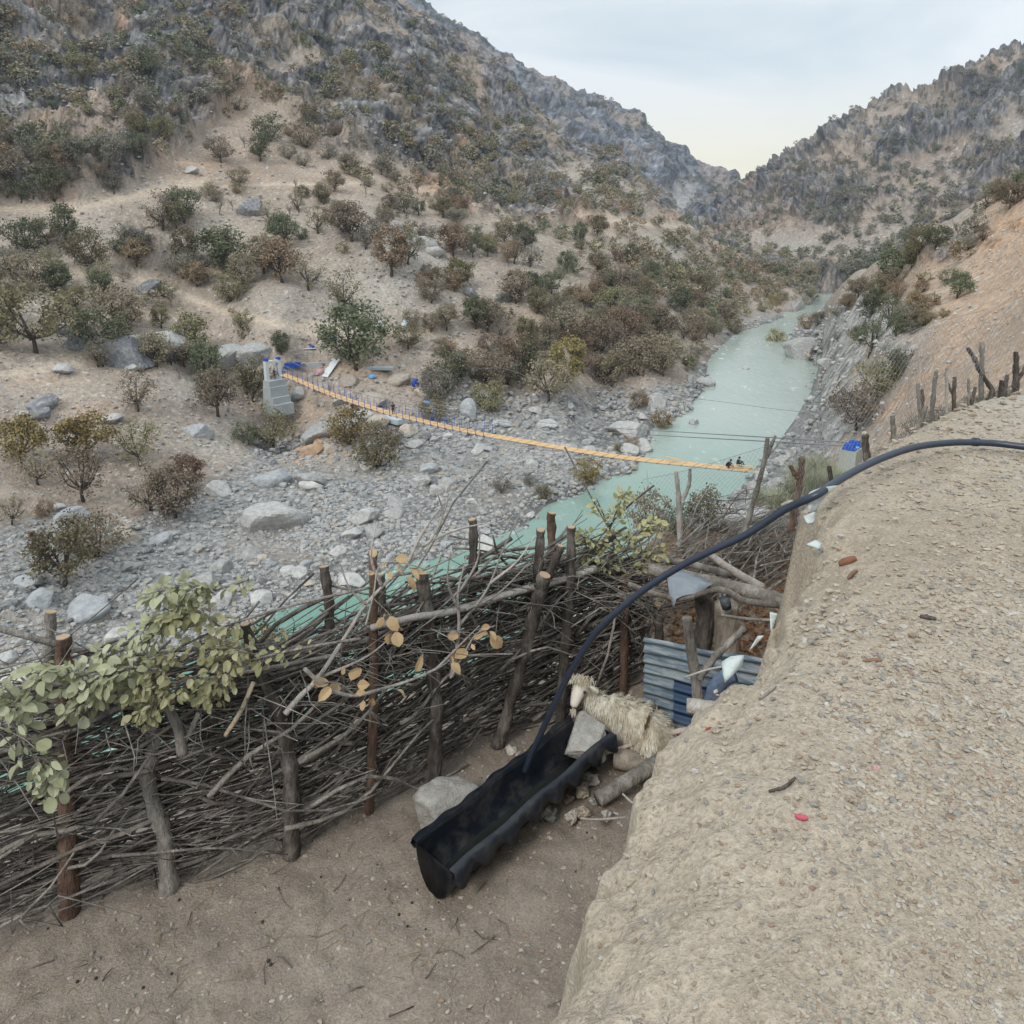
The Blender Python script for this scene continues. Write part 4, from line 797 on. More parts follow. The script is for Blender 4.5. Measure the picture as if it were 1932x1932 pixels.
# ================================================================ foreground: gravel bank and goat pen
FLOOR = -4.9
EPX = [(1000,1932),(1075,1700),(1160,1553),(1205,1495),(1240,1452),(1262,1405),(1292,1370),(1330,1318),(1372,1280),(1410,1238),(1455,1180),(1478,1130),(1502,1098),(1516,1050),(1524,1015),(1518,962),(1528,938),(1560,914),(1620,870),(1700,822),(1800,776),(1932,737),(2100,690)]
E2 = [(-.9, -6), (-.35, -2), (-.12, .5)]+[(p.x, p.y) for p in (at_z(u, v, -1.84) for u, v in EPX)]; E2 += [(E2[-1][0]+8, E2[-1][1]+3)]
def sdist(X, Y):
    best = np.full(X.shape, 1e9); sg = np.zeros(X.shape)
    for (x0, y0), (x1, y1) in zip(E2[:-1], E2[1:]):
        dx, dy = x1-x0, y1-y0; t = np.clip(((X-x0)*dx+(Y-y0)*dy)/(dx*dx+dy*dy), 0, 1); d = np.hypot(X-x0-t*dx, Y-y0-t*dy); s = np.sign((X-x0)*dy-(Y-y0)*dx)
        m = d < best-1e-9; best = np.where(m, d, best); sg = np.where(m, s, sg)
    return best*np.where(sg == 0, 1, sg)
FB = [(-400,1960),(-150,1860),(130,1755),(300,1705),(548,1628),(697,1550),(820,1480),(935,1415),(1060,1370),(1178,1312),(1235,1288)]
FP = [at_z(u, v, FLOOR) for u, v in FB]; FR = [math.hypot(p.x, p.y) for p in FP]
def rf(u): return float(np.interp(u, [b[0] for b in FB], FR))
def fore_height(X, Y):
    Rr = np.hypot(X, Y); AZ = np.degrees(np.arctan2(X, Y)); z0 = np.zeros_like(X)
    wob = .10*fbm(X*3.1, Y*3.1, z0, 4, .6)+.05*fbm(X*9, Y*9, z0, 2); s = sdist(X, Y)+wob-.04
    top = -1.6-.26*np.exp(-np.maximum(s, 0)/.30)+.05*fbm(X*.9, Y*.9, z0+3, 4)+.014*fbm(X*7, Y*7, z0, 3, .6)
    fl = FLOOR+.07*fbm(X*1.1, Y*1.1, z0+7, 4)+.02*fbm(X*6, Y*6, z0, 3)
    az_f = np.array([math.degrees(math.atan2(p.x, p.y)) for p in FP]); rl = np.interp(AZ, az_f, FR)
    beyond = np.maximum(Rr-rl-.5, 0)*(1-sstep(4, 13, AZ)); fl = fl-.55*beyond-.25*np.maximum(Rr-11.2, 0)*sstep(4, 13, AZ)+.3*sstep(8, 16, AZ)*sstep(7, 9, Rr)
    fl = np.where(Rr > 13, fl-(Rr-13)*.9, fl)
    z = np.where(s > 0, top, np.maximum(top+s*7.0, fl)); return z, s
na, nr = 1000, 760; az = np.linspace(R(-80), R(80), na); lr = np.linspace(math.log(.55), math.log(15.5), nr); AZ, LR_ = np.meshgrid(az, lr, indexing='ij')
class Obj: pass
TF = Obj(); rr_ = np.exp(LR_); TF.Xd = rr_*np.sin(AZ); TF.Yd = rr_*np.cos(AZ); TF.Zd, SF_ = fore_height(TF.Xd, TF.Yd); TF.X, TF.Y, TF.Z = TF.Xd, TF.Yd, TF.Zd
I = np.arange(na*nr).reshape(na, nr); FF_ = np.stack([I[:-1, :-1], I[1:, :-1], I[1:, 1:], I[:-1, 1:]], -1).reshape(-1, 4)
z0 = np.zeros_like(rr_); nA = fbm(TF.X*.8, TF.Y*.8, z0, 4, .6); nB = fbm(TF.X*5, TF.Y*5, TF.Z*3, 4, .65); nC = fbm(TF.X*22, TF.Y*22, TF.Z*10, 3, .7)
onb = sstep(-.45, -.1, SF_)
cb = lerp((.30, .25, .192), (.465, .395, .312), .5+.5*nA+.45*nB+.2*nC); cb = lerp(cb, (.33, .29, .245), .6*sstep(.1, .5, nC+.4*nA)); cb = lerp(cb, (.40, .37, .33), .55*sstep(.3, 1.0, (TF.X-.55*TF.Y+.2)/1.6+.5*nA))
cf = lerp((.20, .165, .135), (.34, .285, .235), .5+.6*nA+.4*nB+.25*nC)
fcol = lerp(cf, cb, onb); fcol = np.concatenate([np.clip(fcol, .03, .75), np.ones(fcol.shape[:-1]+(1,))], -1)
M_FORE = ground_material('dry_earth_fine', 55, .02)
fore = link('ground', np_mesh('ground', np.stack([TF.Xd, TF.Yd, TF.Zd], -1).reshape(-1, 3), FF_, M_FORE, True, None, {'col': fcol.reshape(-1, 4)})); fore['kind'] = 'structure'
bpy.context.view_layer.update()
def fz(x, y): return float(fore_height(np.array([[x]]), np.array([[y]]))[0][0, 0])
# gravel on the bank
UF, VF, WF = proj_area(TF); WF = WF*(UF > -60)*(UF < 2000)*(VF > 600)*(VF < 1990)
RK.update({'gtan': rock_mat('gravel_tan', (.32, .262, .20), (.42, .355, .28), (.51, .45, .37), 14), 'gpale': rock_mat('gravel_pale', (.38, .345, .295), (.47, .43, .375), (.54, .505, .45), 14), 'ggrey': rock_mat('gravel_grey', (.19, .175, .155), (.285, .265, .24), (.38, .355, .325), 14), 'gbrown': rock_mat('gravel_brown', (.22, .15, .11), (.32, .235, .175), (.42, .33, .26), 14), 'gpink': rock_mat('gravel_pink', (.45, .25, .22), (.55, .36, .33), (.6, .45, .42), 14)})
SSH0 = SSH; SSH = [rock_shape(SV, np.random.default_rng(300+i), 8, .03)*np.array([1, .62, .34]) for i in range(14)]
gd = (.25+1.1*sstep(.0, .9, (TF.X-.5*TF.Y+.35)+.6*nA))*(SF_ > .02)
rubble('gravel', TF, WF*gd, 22000, 3.2, 18, 'loose flat gravel chips scattered over the dry earth bank', ['gtan', 'gpale', 'ggrey', 'gbrown'], [.66, .09, .15, .10], 3.2)
rubble('gravel', TF, WF*(SF_ > .05)*sum(blob(UF, VF, a, b, c, d) for a, b, c, d in [(1700,1290,120,60),(1760,1400,110,70),(1600,1180,110,50),(1880,1500,80,90),(1650,1520,120,60),(1850,1150,90,80),(1500,1200,80,30)]), 1500, 7, 25, 'larger flat chips gathered in patches on the bank', ['gtan', 'gpale', 'ggrey', 'gbrown'], [.6, .14, .19, .07], 2.1)
rubble('gravel', TF, WF*(SF_ < -.6)*(rr_ < 9), 3200, 3, 14, 'loose stones and chips on the floor of the goat pen', ['gtan', 'gpale', 'ggrey', 'gbrown'], [.4, .2, .25, .15], 2.6)
SSH = SSH0
def fore_hit(u, v): return hit(u, v, fore)[0]
def fstone(u, v, wp, k, label, seed, sq=.6, z=None, group='single stones on the bank'):
    loc = fore_hit(u, v) if z is None else at_z(u, v, z)
    s = wp/FPX*(loc.y*CP-loc.z*SP)*.5; o = bpy.data.objects.new('stone', RMESH_F(seed % 9, k)); COL.objects.link(o); o.location = loc+Vector((0, 0, s*sq*.3)); o.scale = (s, s*.8, s*sq/.72); o.rotation_euler = (0, 0, seed*1.3); return tag(o, label, 'stone', group)
_rm = {}
def RMESH_F(i, k):
    if (i, k) not in _rm: _rm[(i, k)] = np_mesh('stone_'+k, RSHAPES[i], IF, RK[k], False)
    return _rm[(i, k)]
for i, (u, v, w, k, lb) in enumerate([(1761,1356,26,'gpale','flat pale stone near the right edge of the bank'),(1780,1356,20,'gtan','tan stone touching the flat pale one at the right'),(1483,1405,18,'gtan','lone upright tan stone in the middle of the bare bank'),(1653,1450,20,'gpink','small pink stone on the gravel bank'),(1690,1382,18,'gpale','pale angular stone above the pink one'),(1894,1350,34,'gpale','long pale chip at the far right of the bank'),(1608,1511,24,'gtan','long tan chip at the bottom of the bank'),(1645,1531,28,'gpale','long pale chip at the bottom of the bank'),(1707,1311,20,'gpale','white stone beside a small black pebble'),(1717,1306,12,'ggrey','small black pebble beside a white stone'),(1729,1321,16,'gtan','tan cube shaped stone below the black pebble'),(1678,1198,15,'gtan','upper of two yellowish stones on the gravel'),(1672,1208,15,'gtan','lower of two yellowish stones on the gravel'),(1700,1465,26,'ggrey','dark grey stone right of the pink one'),(1430,1460,20,'gtan','low tan stone on the bare lower bank'),(1310,1458,18,'gpale','small pale stone near the edge above the logs'),(1840,1240,22,'ggrey','grey stone among gravel on the right'),(1600,1240,20,'gtan','flat tan stone left of the gravel patch'),(1560,1330,18,'gpale','broken pale chip on the bare bank'),(1500,1265,22,'gtan','tan wedge stone near the bank edge')]): fstone(u, v, w, k, lb, i)
# ---------------------------------------------------------------- wood helpers
def bark(name, c1, c2, c3, sc=8):
    n = NT(name); v = n.geo((1, 1, .3)); f = n.noise(v, sc, 6, .7); f2 = n.noise(v, sc*4, 3, .7); g = n.n('NewGeometry')
    c = n.ramp(f, [(.32, c1), (.5, c2), (.68, c3)]); c = n.n('HueSaturation', {'Color': c, 'Value': n.math('MULTIPLY_ADD', g.outputs['Random Per Island'], .7, .65)}).outputs[0]
    return n.fin(c, .9, n.bump(n.math('ADD', f2, n.math('MULTIPLY', f, 1.5)), .02, 1.0), .15)
B_DARK = bark('bark_post_dark', (.03, .026, .024), (.085, .072, .062), (.21, .185, .165)); B_RED = bark('bark_red_brown', (.055, .042, .036), (.13, .08, .058), (.23, .16, .12)); B_GREY = bark('bark_grey', (.09, .08, .072), (.20, .18, .16), (.35, .32, .285))
B_STICK = bark('stick_brown', (.055, .046, .04), (.14, .12, .105), (.28, .25, .225), 5); B_PALE = bark('dead_wood_pale', (.20, .18, .165), (.34, .31, .28), (.46, .43, .39), 6); B_LOG = bark('log_weathered', (.15, .125, .10), (.27, .23, .185), (.38, .33, .27), 6); B_TAN = bark('split_wood_tan', (.30, .22, .14), (.42, .33, .23), (.52, .43, .33), 6); M_CUT = plain('cut_wood', (.36, .26, .17), .9, .25, 18)
def ppath(pts, r): return [at_r(p[0], p[1], (p[2] if len(p) > 2 else r)) for p in pts]
def wpx(p, px): return px/FPX*(p.y*CP-p.z*SP)
def pole(mb, pts, w0, w1, r, sides=13, knots=True):
    P = ppath(pts, r); S = spline(P, 6) if len(P) > 2 else [P[0].lerp(P[1], t/8) for t in range(9)]; n = len(S)
    rad = [wpx(S[i], (w0+(w1-w0)*i/(n-1)))*(1+random.uniform(-.07, .07)+.12*math.sin(i*1.9+w0)) for i in range(n)]
    S = [p+Vector((random.uniform(-1, 1), random.uniform(-1, 1), 0))*rad[i]*.12 for i, p in enumerate(S)]
    S2 = spline(S, 3); r2 = list(np.interp(np.linspace(0, 1, len(S2)), np.linspace(0, 1, n), rad)); mb.tube(S2, r2, sides, 0, True, .085); return S
# ---------------------------------------------------------------- wattle fence
fence = empty('wattle_fence', at_z(697, 1545, FLOOR)); tag(fence, 'dark woven brushwood fence on rough posts closing the goat pen', 'fence')
def rbase(u, v): p = at_z(u, v, FLOOR-.05); return math.hypot(p.x, p.y)
POSTS = [([(118,1203),(122,1330),(131,1740)], 13, 18, None, 'RED'), ([(268,1262),(290,1400),(278,1470),(312,1590),(318,1690)], 10, 18, None, 'GREY'), ([(462,1178),(490,1262),(535,1375),(548,1480),(550,1620)], 9, 17, None, 'DARK'),
 ([(704,1042),(705,1200),(704,1330),(697,1545)], 8, 9, None, 'RED'), ([(797,1082),(802,1130),(814,1230),(822,1350),(819,1485)], 12, 13, None, 'DARK'), ([(1028,1085),(1010,1150),(985,1250),(950,1370),(934,1420)], 12, 12, None, 'DARK'), ([(1020,1000),(1016,1060),(1012,1140)], 8, 10, 'f1000', 'DARK'), ([(1058,1030),(1040,1075),(1020,1120)], 7, 9, 'f1000', 'DARK'),
 ([(1078,995),(1076,1080),(1068,1180),(1062,1280),(1058,1375)], 8, 10, None, 'DARK'), ([(1178,1085),(1178,1200),(1176,1315)], 7, 8, None, 'RED'), ([(1240,1140),(1243,1200),(1240,1300)], 8, 10, 'f1225', 'DARK'),
 ([(612,1070),(620,1140),(624,1230),(626,1330)], 9, 9, 'b624', 'DARK'), ([(718,1085),(722,1150),(724,1250)], 8, 8, 'b720', 'DARK'), ([(892,980),(893,1060),(888,1200)], 8, 9, 'b890', 'DARK'), ([(1040,968),(1040,1040),(1036,1180)], 8, 9, 'b1040', 'RED'), ([(1142,1100),(1146,1180),(1150,1280)], 6, 7, 'b1145', 'DARK'), ([(97,1155),(92,1230),(88,1400)], 10, 11, 'b92', 'GREY'), ([(232,1240),(236,1320),(240,1440)], 9, 9, 'b236', 'DARK')]
for pts, w0, w1, r, bk in POSTS:
    rr = rbase(*pts[-1]) if r is None else rf(float(r[1:]))+(.38 if r[0] == 'b' else 0)
    mb = MB(); S = pole(mb, pts, w0, w1, rr); po = mb.build('post', {'RED': B_RED, 'GREY': B_GREY, 'DARK': B_DARK}[bk], fence, True)
    top = S[0]; d = (S[0]-S[1]).normalized(); mb = MB(); rad = wpx(top, w0)*.93; mb.tube([top, top+d*.006], rad, 10); c_ = mb.build('cut_top', M_CUT, None, False); c_.parent = po; c_.matrix_parent_inverse = Matrix()
us = np.arange(-380, 1240, 6.0); fpx = np.array([np.interp(us, [b[0] for b in FB], [p.x for p in FP]), np.interp(us, [b[0] for b in FB], [p.y for p in FP])]).T
TP = [(-400,1400),(-150,1345),(100,1310),(250,1305),(400,1305),(560,1265),(700,1222),(820,1178),(935,1108),(1060,1075),(1178,1085),(1240,1120)]
ztop = np.array([at_r(u, np.interp(u, [p[0] for p in TP], [p[1] for p in TP]), math.hypot(*f)).z for u, f in zip(us, fpx)])
SL = np.r_[0, np.cumsum(np.hypot(*np.diff(fpx, axis=0).T))]; TOT = SL[-1]
tang = np.gradient(fpx, axis=0); tang /= np.linalg.norm(tang, axis=1, keepdims=True)
def fpt(s, z, off):
    s = min(max(s, 0), TOT); x = np.interp(s, SL, fpx[:, 0]); y = np.interp(s, SL, fpx[:, 1]); tx = np.interp(s, SL, tang[:, 0]); ty = np.interp(s, SL, tang[:, 1]); return Vector((x-ty*off, y+tx*off, z))
def stick(rg, mb):
    L = rg.uniform(.7, 2.6); s0 = rg.uniform(-.3, TOT-.3*L); zt = float(np.interp(s0+L/2, SL, ztop)); q = rg.random()
    z0_ = FLOOR+.06+(zt-FLOOR)*(q**.85)*1.03; tilt = rg.normal()*(.20 if rg.random() < .85 else .5)+.07; off = rg.uniform(.07, .36) if q < .85 else rg.uniform(.0, .40); ph = rg.uniform(0, 6.28); am = rg.uniform(.01, .05); bow = rg.normal()*.07
    n = 9; P = []
    for k in range(n):
        t = k/(n-1); P.append(fpt(s0+L*t, max(FLOOR+.02, z0_+tilt*L*(t-.5)+bow*(4*t*(1-t)-.5)+rg.normal()*.008), off+am*math.sin(ph+s0*5+L*t*5.5)+rg.normal()*.006))
    r0 = rg.choice([.006, .009, .013, .020, .026], p=[.32, .34, .22, .09, .03])*rg.uniform(.8, 1.2); sgn = rg.random() < .5
    mb.tube(P, [r0*(1-.62*(k/(n-1) if sgn else 1-k/(n-1))) for k in range(n)], 5, 0, True)
    if rg.random() < .4:
        k = rg.integers(3, 6); e = P[k]+Vector((rg.normal()*.16, rg.normal()*.08-.05, rg.uniform(-.08, .22))); mb.tube([P[k], P[k].lerp(e, .5)+Vector((0, 0, .03)), e], [r0*.5, r0*.4, r0*.2], 4, 0, False)
rg = np.random.default_rng(77)
for k in range(96):
    mb = MB(); stick(rg, mb); mb.build('branch', B_STICK if k % 5 else B_GREY, fence)
mb = MB(); mb2 = MB()
for k in range(1180): stick(rg, mb if k % 3 else mb2)
o = mb.build('woven_brushwood', B_STICK, fence); o['kind'] = 'stuff'
o = mb2.build('woven_brushwood', B_GREY, fence); o['kind'] = 'stuff'
# thin twigs splaying out of the top
mb = MB()
for k in range(560):
    s0 = rg.uniform(0, TOT); zt = float(np.interp(s0, SL, ztop)); p = fpt(s0, zt-rg.uniform(-.02, .35), rg.uniform(-.1, .3)); d = Vector((rg.normal(), rg.normal()*.5, rg.uniform(-.25, .42))); d.normalize(); L = rg.uniform(.2, .8); c = Vector(rg.normal(size=3))*.12
    mb.tube([p, p+d*L*.35+c*.3, p+d*L*.7+c*.7, p+d*L+c*.6+Vector((0, 0, -.05))], [.006, .005, .0035, .0015], 4, 0, False)
o = mb.build('loose_twigs', B_GREY, fence); o['kind'] = 'stuff'
mb = MB()   # thick crooked limbs jammed across the weave
for k in range(70):
    s0 = rg.uniform(0, TOT); zt = float(np.interp(s0, SL, ztop)); z_ = FLOOR+(zt-FLOOR)*rg.uniform(.1, .82); L = rg.uniform(.6, 1.9); an = rg.normal()*.4+.08; P = []; of = rg.uniform(-.09, -.03) if k % 4 == 0 else rg.uniform(.08, .3); bw = rg.normal(size=3)*.07
    for q in range(7):
        t = q/6-.5; P.append(fpt(s0+L*t*math.cos(an), max(FLOOR+.03, z_+L*t*math.sin(an)+bw[0]*math.cos(t*5)+bw[1]*math.sin(t*7)), of+bw[2]*math.sin(t*4)))
    r0 = rg.uniform(.010, .022); mb.tube(P, [r0*(1.1-.1*q+rg.normal()*.04) for q in range(7)], 7)
    for _ in range(2): q = P[rg.integers(2, 5)]; mb.tube([q, q+Vector((rg.normal()*.1, -.05, rg.normal()*.12)), q+Vector((rg.normal()*.22, -.08, rg.uniform(-.05, .3)))], [r0*.55, r0*.4, r0*.15], 5, 0, False)
o = mb.build('crossed_limbs', B_GREY, fence); o['kind'] = 'stuff'
# ---------------------------------------------------------------- cut branches thrown over the fence
def leaf_mat(name, c1, c2):
    n = NT(name); g = n.n('NewGeometry'); c = n.mix(g.outputs['Random Per Island'], c1, c2); c = n.mix(n.math('MULTIPLY', n.noise(n.geo(), 30, 3, .6), .5), c, tuple(x*.6 for x in c1))
    tr = n.n('BsdfTranslucent', {'Color': c}); ms = n.n('MixShader', {0: .22, 1: n.b.outputs[0], 2: tr.outputs[0]}); n.t.links.new(ms.outputs[0], n.out.inputs[0]); return n.fin(c, .6, None, .3)
L_GREEN = leaf_mat('leaf_pale_green', (.30, .31, .175), (.52, .52, .36)); L_OLIVE = leaf_mat('leaf_olive', (.235, .225, .11), (.47, .44, .27)); L_BROWN = leaf_mat('leaf_dead_brown', (.46, .31, .16), (.60, .44, .26)); L_YEL = leaf_mat('leaf_yellow', (.34, .26, .06), (.48, .36, .10))
def leaf(mb, p, d, up, L, w=.62, fold=.25, toothed=False):
    d = d.normalized(); s = d.cross(up)
    if s.length < 1e-3: s = d.orthogonal()
    s.normalize(); nrm = s.cross(d).normalized(); pr = [(0, .0), (.12, .5), (.34, .93), (.58, 1.0), (.82, .68), (1, .0)]; sag = random.uniform(-.55, .2)
    mid = [p+d*L*t+nrm*(sag*L*t*t) for t, _ in pr]; vs = list(mid)
    for sg in (1, -1):
        for (t, a), m in zip(pr[1:-1], mid[1:-1]): vs.append(m+s*sg*(a*w*L*.5*(1+(random.uniform(-.12, .12) if toothed else 0)))+nrm*(fold*a*w*L*.35))
    f = []
    for o, fl in ((6, False), (10, True)):
        q = [(0, 1, o), (1, 2, o+1, o), (2, 3, o+2, o+1), (3, 4, o+3, o+2), (4, 5, o+3)]
        f += [tuple(reversed(x)) if fl else x for x in q]
    mb.add(vs, f)
def branch(name, label, stems, lv, lmat, group, r_off=-.12, w0=3.0, w1=1.0, smat=None, abs_r=None):
    """stems: pixel paths; lv: (from, to, count, leaf length)"""
    P0 = stems[0][0]; root = None; mbs = MB(); mbl = MB()
    for j, st_ in enumerate(stems):
        P = [at_r(p[0], p[1], (p[2] if len(p) > 2 else (abs_r or rf(p[0])+r_off))) for p in st_]
        if root is None: root = empty(name, P[0]); tag(root, label, 'branch', group)
        S = spline(P, 6); n = len(S); k = 1.0 if j == 0 else .6
        mbs.tube(S, [wpx(S[i], (w0+(w1-w0)*i/(n-1))*k) for i in range(n)], 6)
        if lv:
            t0, t1, cnt, LL = lv
            for c in range(cnt):
                t = random.uniform(t0, t1)*(n-1); i = min(n-2, int(t)); p = S[i].lerp(S[i+1], t-i); dr = (S[i+1]-S[i]).normalized()
                side = Vector((random.gauss(0, 1), random.gauss(0, 1)-.3, random.gauss(0, .8)-.1)).normalized(); q = p+(dr*.4+side).normalized()*random.uniform(.02, .10)
                mbs.tube([p, q], [.0022, .0014], 3, 0, False); leaf(mbl, q, dr*.7+side+Vector((0, 0, -.3)), Vector((random.gauss(0, .6), -.5+random.gauss(0, .5), 1)), LL*random.uniform(.4, 1.12), random.uniform(.42, .82), random.uniform(.1, .8), True)
    mbs.build('stem', smat or B_GREY, root)
    if lv: mbl.build('leaves', lmat, root, False)
    return root
G1 = 'leafy cut branches thrown over the left of the fence'
branch('leafy_branch', 'pale green leafy branch, topmost of those lying over the left fence', [[(470,1092),(390,1120),(320,1155),(250,1195),(190,1232)], [(400,1118),(350,1105),(290,1120)], [(330,1150),(300,1190),(240,1240)]], (.0, 1, 100, .082), L_GREEN, G1, -.1)
branch('leafy_branch', 'olive leafy branch with a long bare stem crossing the middle of the fence', [[(700,1108),(560,1140),(430,1180),(330,1225),(240,1262),(170,1300)], [(420,1185),(380,1160),(330,1160)], [(330,1225),(300,1265),(250,1300)]], (.35, 1, 100, .082), L_OLIVE, G1, -.18)
branch('leafy_branch', 'pale green leafy branch hanging beside the thick red brown post', [[(300,1262),(230,1260),(170,1285),(110,1300),(40,1340)], [(220,1262),(180,1310),(140,1330)], [(170,1285),(120,1262),(70,1270)]], (.02, 1, 74, .085), L_GREEN, G1, -.24)
branch('leafy_branch', 'olive leafy branch with small leaves drooping at the top of a grey post', [[(680,1205),(560,1225),(450,1252),(360,1278),(300,1300)], [(450,1252),(410,1290),(395,1310)], [(360,1278),(300,1320),(268,1350)], [(500,1240),(440,1225),(400,1230)]], (.2, 1, 90, .075), L_OLIVE, G1, -.26)
branch('leafy_branch', 'pale green leafy branch drooping at the far lower left corner', [[(-60,1300),(10,1345),(45,1400),(75,1450),(90,1505)], [(20,1350),(35,1330),(10,1300)], [(60,1425),(95,1440),(100,1475)]], (.15, 1, 50, .10), L_GREEN, G1, -.3)
branch('leafy_branch', 'long olive stem with few leaves lying lowest over the left fence', [[(640,1235),(480,1265),(340,1290),(200,1320),(60,1370),(-40,1430)]], (.3, .75, 26, .09), L_OLIVE, G1, -.05, 4, 1.5)
branch('leafy_branch', 'small leaved yellowish green branch standing up at the right end of the fence', [[(1176,1120),(1165,1060),(1150,1000),(1125,940)], [(1165,1060),(1200,1010),(1240,985)], [(1160,1040),(1120,1020),(1095,1010)], [(1172,1090),(1215,1050),(1250,1040)], [(1150,1000),(1165,960),(1180,930)], [(1168,1075),(1130,1060),(1105,1050)]], (.15, 1, 78, .082), leaf_mat('leaf_lime', (.36, .36, .17), (.52, .48, .27)), 'leafy branch at the right of the fence', .15)
G2 = 'bare dead branches leaning on the fence'
branch('dead_branch', 'long pale grey dead branch rising from the left post to the river', [[(538,1347),(570,1310),(600,1280),(645,1212),(695,1135),(770,1060),(820,1008),(850,930)], [(770,1060),(800,1000),(845,940)], [(720,1105),(700,1050),(712,985)], [(795,1030),(860,1000),(930,985)], [(820,1008),(835,970),(825,930)], [(600,1280),(690,1240),(740,1200)], [(745,1085),(800,1075),(880,1040)], [(690,1140),(660,1110),(640,1060)]], None, None, G2, -.22, 6, 1.2, B_PALE)
branch('dead_branch', 'pale forked dead branch standing in front of the middle of the fence', [[(852,1276),(862,1225),(866,1176),(864,1119),(880,1050)], [(866,1180),(900,1140),(925,1100),(948,1040),(985,960)], [(866,1150),(845,1100),(850,1040)], [(925,1100),(975,1060),(1010,1010)], [(880,1150),(940,1120),(1000,1060)], [(864,1119),(900,1060),(905,1000)]], None, None, G2, -.16, 5.5, 1.2, B_PALE)
branch('dead_branch', 'low pale branch with dead brown leaves across the front of the fence', [[(575,1262),(620,1300),(669,1312),(720,1300),(770,1285),(823,1262),(870,1238),(968,1234)], [(823,1262),(870,1215),(905,1180)], [(669,1312),(640,1290),(610,1288)]], (.2, .85, 9, .13), L_BROWN, G2, -.3, 4.5, 1.5, B_PALE)
branch('dead_branch', 'twig with dead brown leaves beside the middle post top', [[(690,1180),(705,1120),(715,1070),(750,1060),(805,1075)], [(715,1090),(740,1075),(760,1080)], [(705,1130),(735,1160),(745,1190)]], (.2, 1, 7, .125), L_BROWN, G2, -.3, 2, 1, B_PALE)
branch('dead_branch', 'twig with a bunch of dead brown leaves on the middle of the fence', [[(850,1280),(880,1225),(900,1195),(935,1180)]], (.4, 1, 7, .13), L_BROWN, G2, -.32, 2, 1, B_PALE)
branch('dead_branch', 'thick pale pole lying along the top right of the fence', [[(700,1185),(780,1165),(860,1152),(960,1120),(1040,1099),(1122,1073)]], None, None, G2, -.02, 6.5, 8, B_PALE)
branch('dead_branch', 'thick dark grey pole running level behind the red brown post at left', [[(-30,1405),(60,1392),(130,1378),(200,1345),(265,1312)]], None, None, G2, .06, 12, 6, B_GREY)
branch('dead_branch', 'dark forked stick hung upside down on the left fence', [[(312,1330),(335,1370),(345,1422)], [(375,1345),(362,1375),(347,1400)]], None, None, G2, -.14, 8, 11, B_GREY)
branch('dead_branch', 'short pale split stick leaning on the left fence', [[(478,1288),(455,1340),(425,1388)]], None, None, G2, -.16, 4.5, 4.5, B_TAN)
branch('dead_branch', 'dark crooked branch jutting over the river from the fence top', [[(1000,1120),(965,1075),(940,1045),(930,1010)], [(965,1075),(920,1075),(870,1110)], [(1000,1120),(1060,1080),(1120,1075),(1180,1030)]], None, None, G2, .2, 4, 1.5, B_DARK)
branch('dead_branch', 'tangle of thin bare twigs over the top right of the fence', [[(1000,1150),(1080,1110),(1160,1100),(1260,1060)], [(1040,1140),(1100,1160),(1190,1150)], [(1080,1110),(1110,1060),(1100,1010)], [(1060,1130),(1130,1125),(1230,1110)], [(1100,1180),(1150,1140),(1240,1160)], [(1010,1160),(1040,1090),(1080,1050)]], None, None, G2, .1, 3, 1, B_STICK)
# ---------------------------------------------------------------- pipes
M_PIPE = plain('black_plastic_pipe', (.022, .03, .05), .38, .3, 14, .002, .5)
hp = [(2080,868,-1.575),(1990,851,-1.565),(1932,843,-1.56),(1870,836,-1.56),(1800,835,-1.56),(1730,843,-1.56),(1670,862,-1.57),(1620,885,-1.585),(1575,911,-1.60),(1540,934,-1.63)]
pts = [at_z(u, v, z) for u, v, z in hp]; r0 = math.hypot(pts[-1].x, pts[-1].y); tail = [(1480,962),(1409,1008),(1340,1040),(1281,1070),(1220,1109),(1170,1149),(1130,1186),(1104,1223),(1077,1266),(1050,1320),(1027,1370),(1003,1423),(990,1455)]
for i, (u, v) in enumerate(tail): t = (i+1)/len(tail); pts.append(at_r(u, v, r0+(5.62-r0)*t))
mb = MB(); mb.tube(spline(pts, 7), .0255, 12); pipe = mb.build('water_pipe', M_PIPE); tag(pipe, 'black plastic water pipe running over the bank down into the trough', 'pipe')
mb = MB(); q0, q1 = at_z(1846, 834, -1.56), at_z(1838, 834, -1.56); mb.tube([q0, q1], .034, 12); mb.tube([q1, q1+(q1-q0)*.4], .031, 12); j = mb.build('pipe_joint', M_PIPE); j.parent = pipe
mb = MB(); mb.tube(spline([at_r(u, v, 8.4) for u, v in [(430,1300),(505,1250),(570,1205),(640,1172),(700,1146),(765,1134),(830,1136),(900,1150)]], 7), .024, 8); tag(mb.build('water_pipe', M_PIPE), 'dark blue black pipe bending over the back of the fence, upper of two', 'pipe')
mb = MB(); mb.tube(spline([at_r(u, v, 8.3) for u, v in [(470,1290),(540,1244),(600,1208),(660,1178),(720,1160)]], 7), .024, 8); tag(mb.build('water_pipe', M_PIPE), 'dark blue black pipe behind the fence, lower and shorter of two', 'pipe')
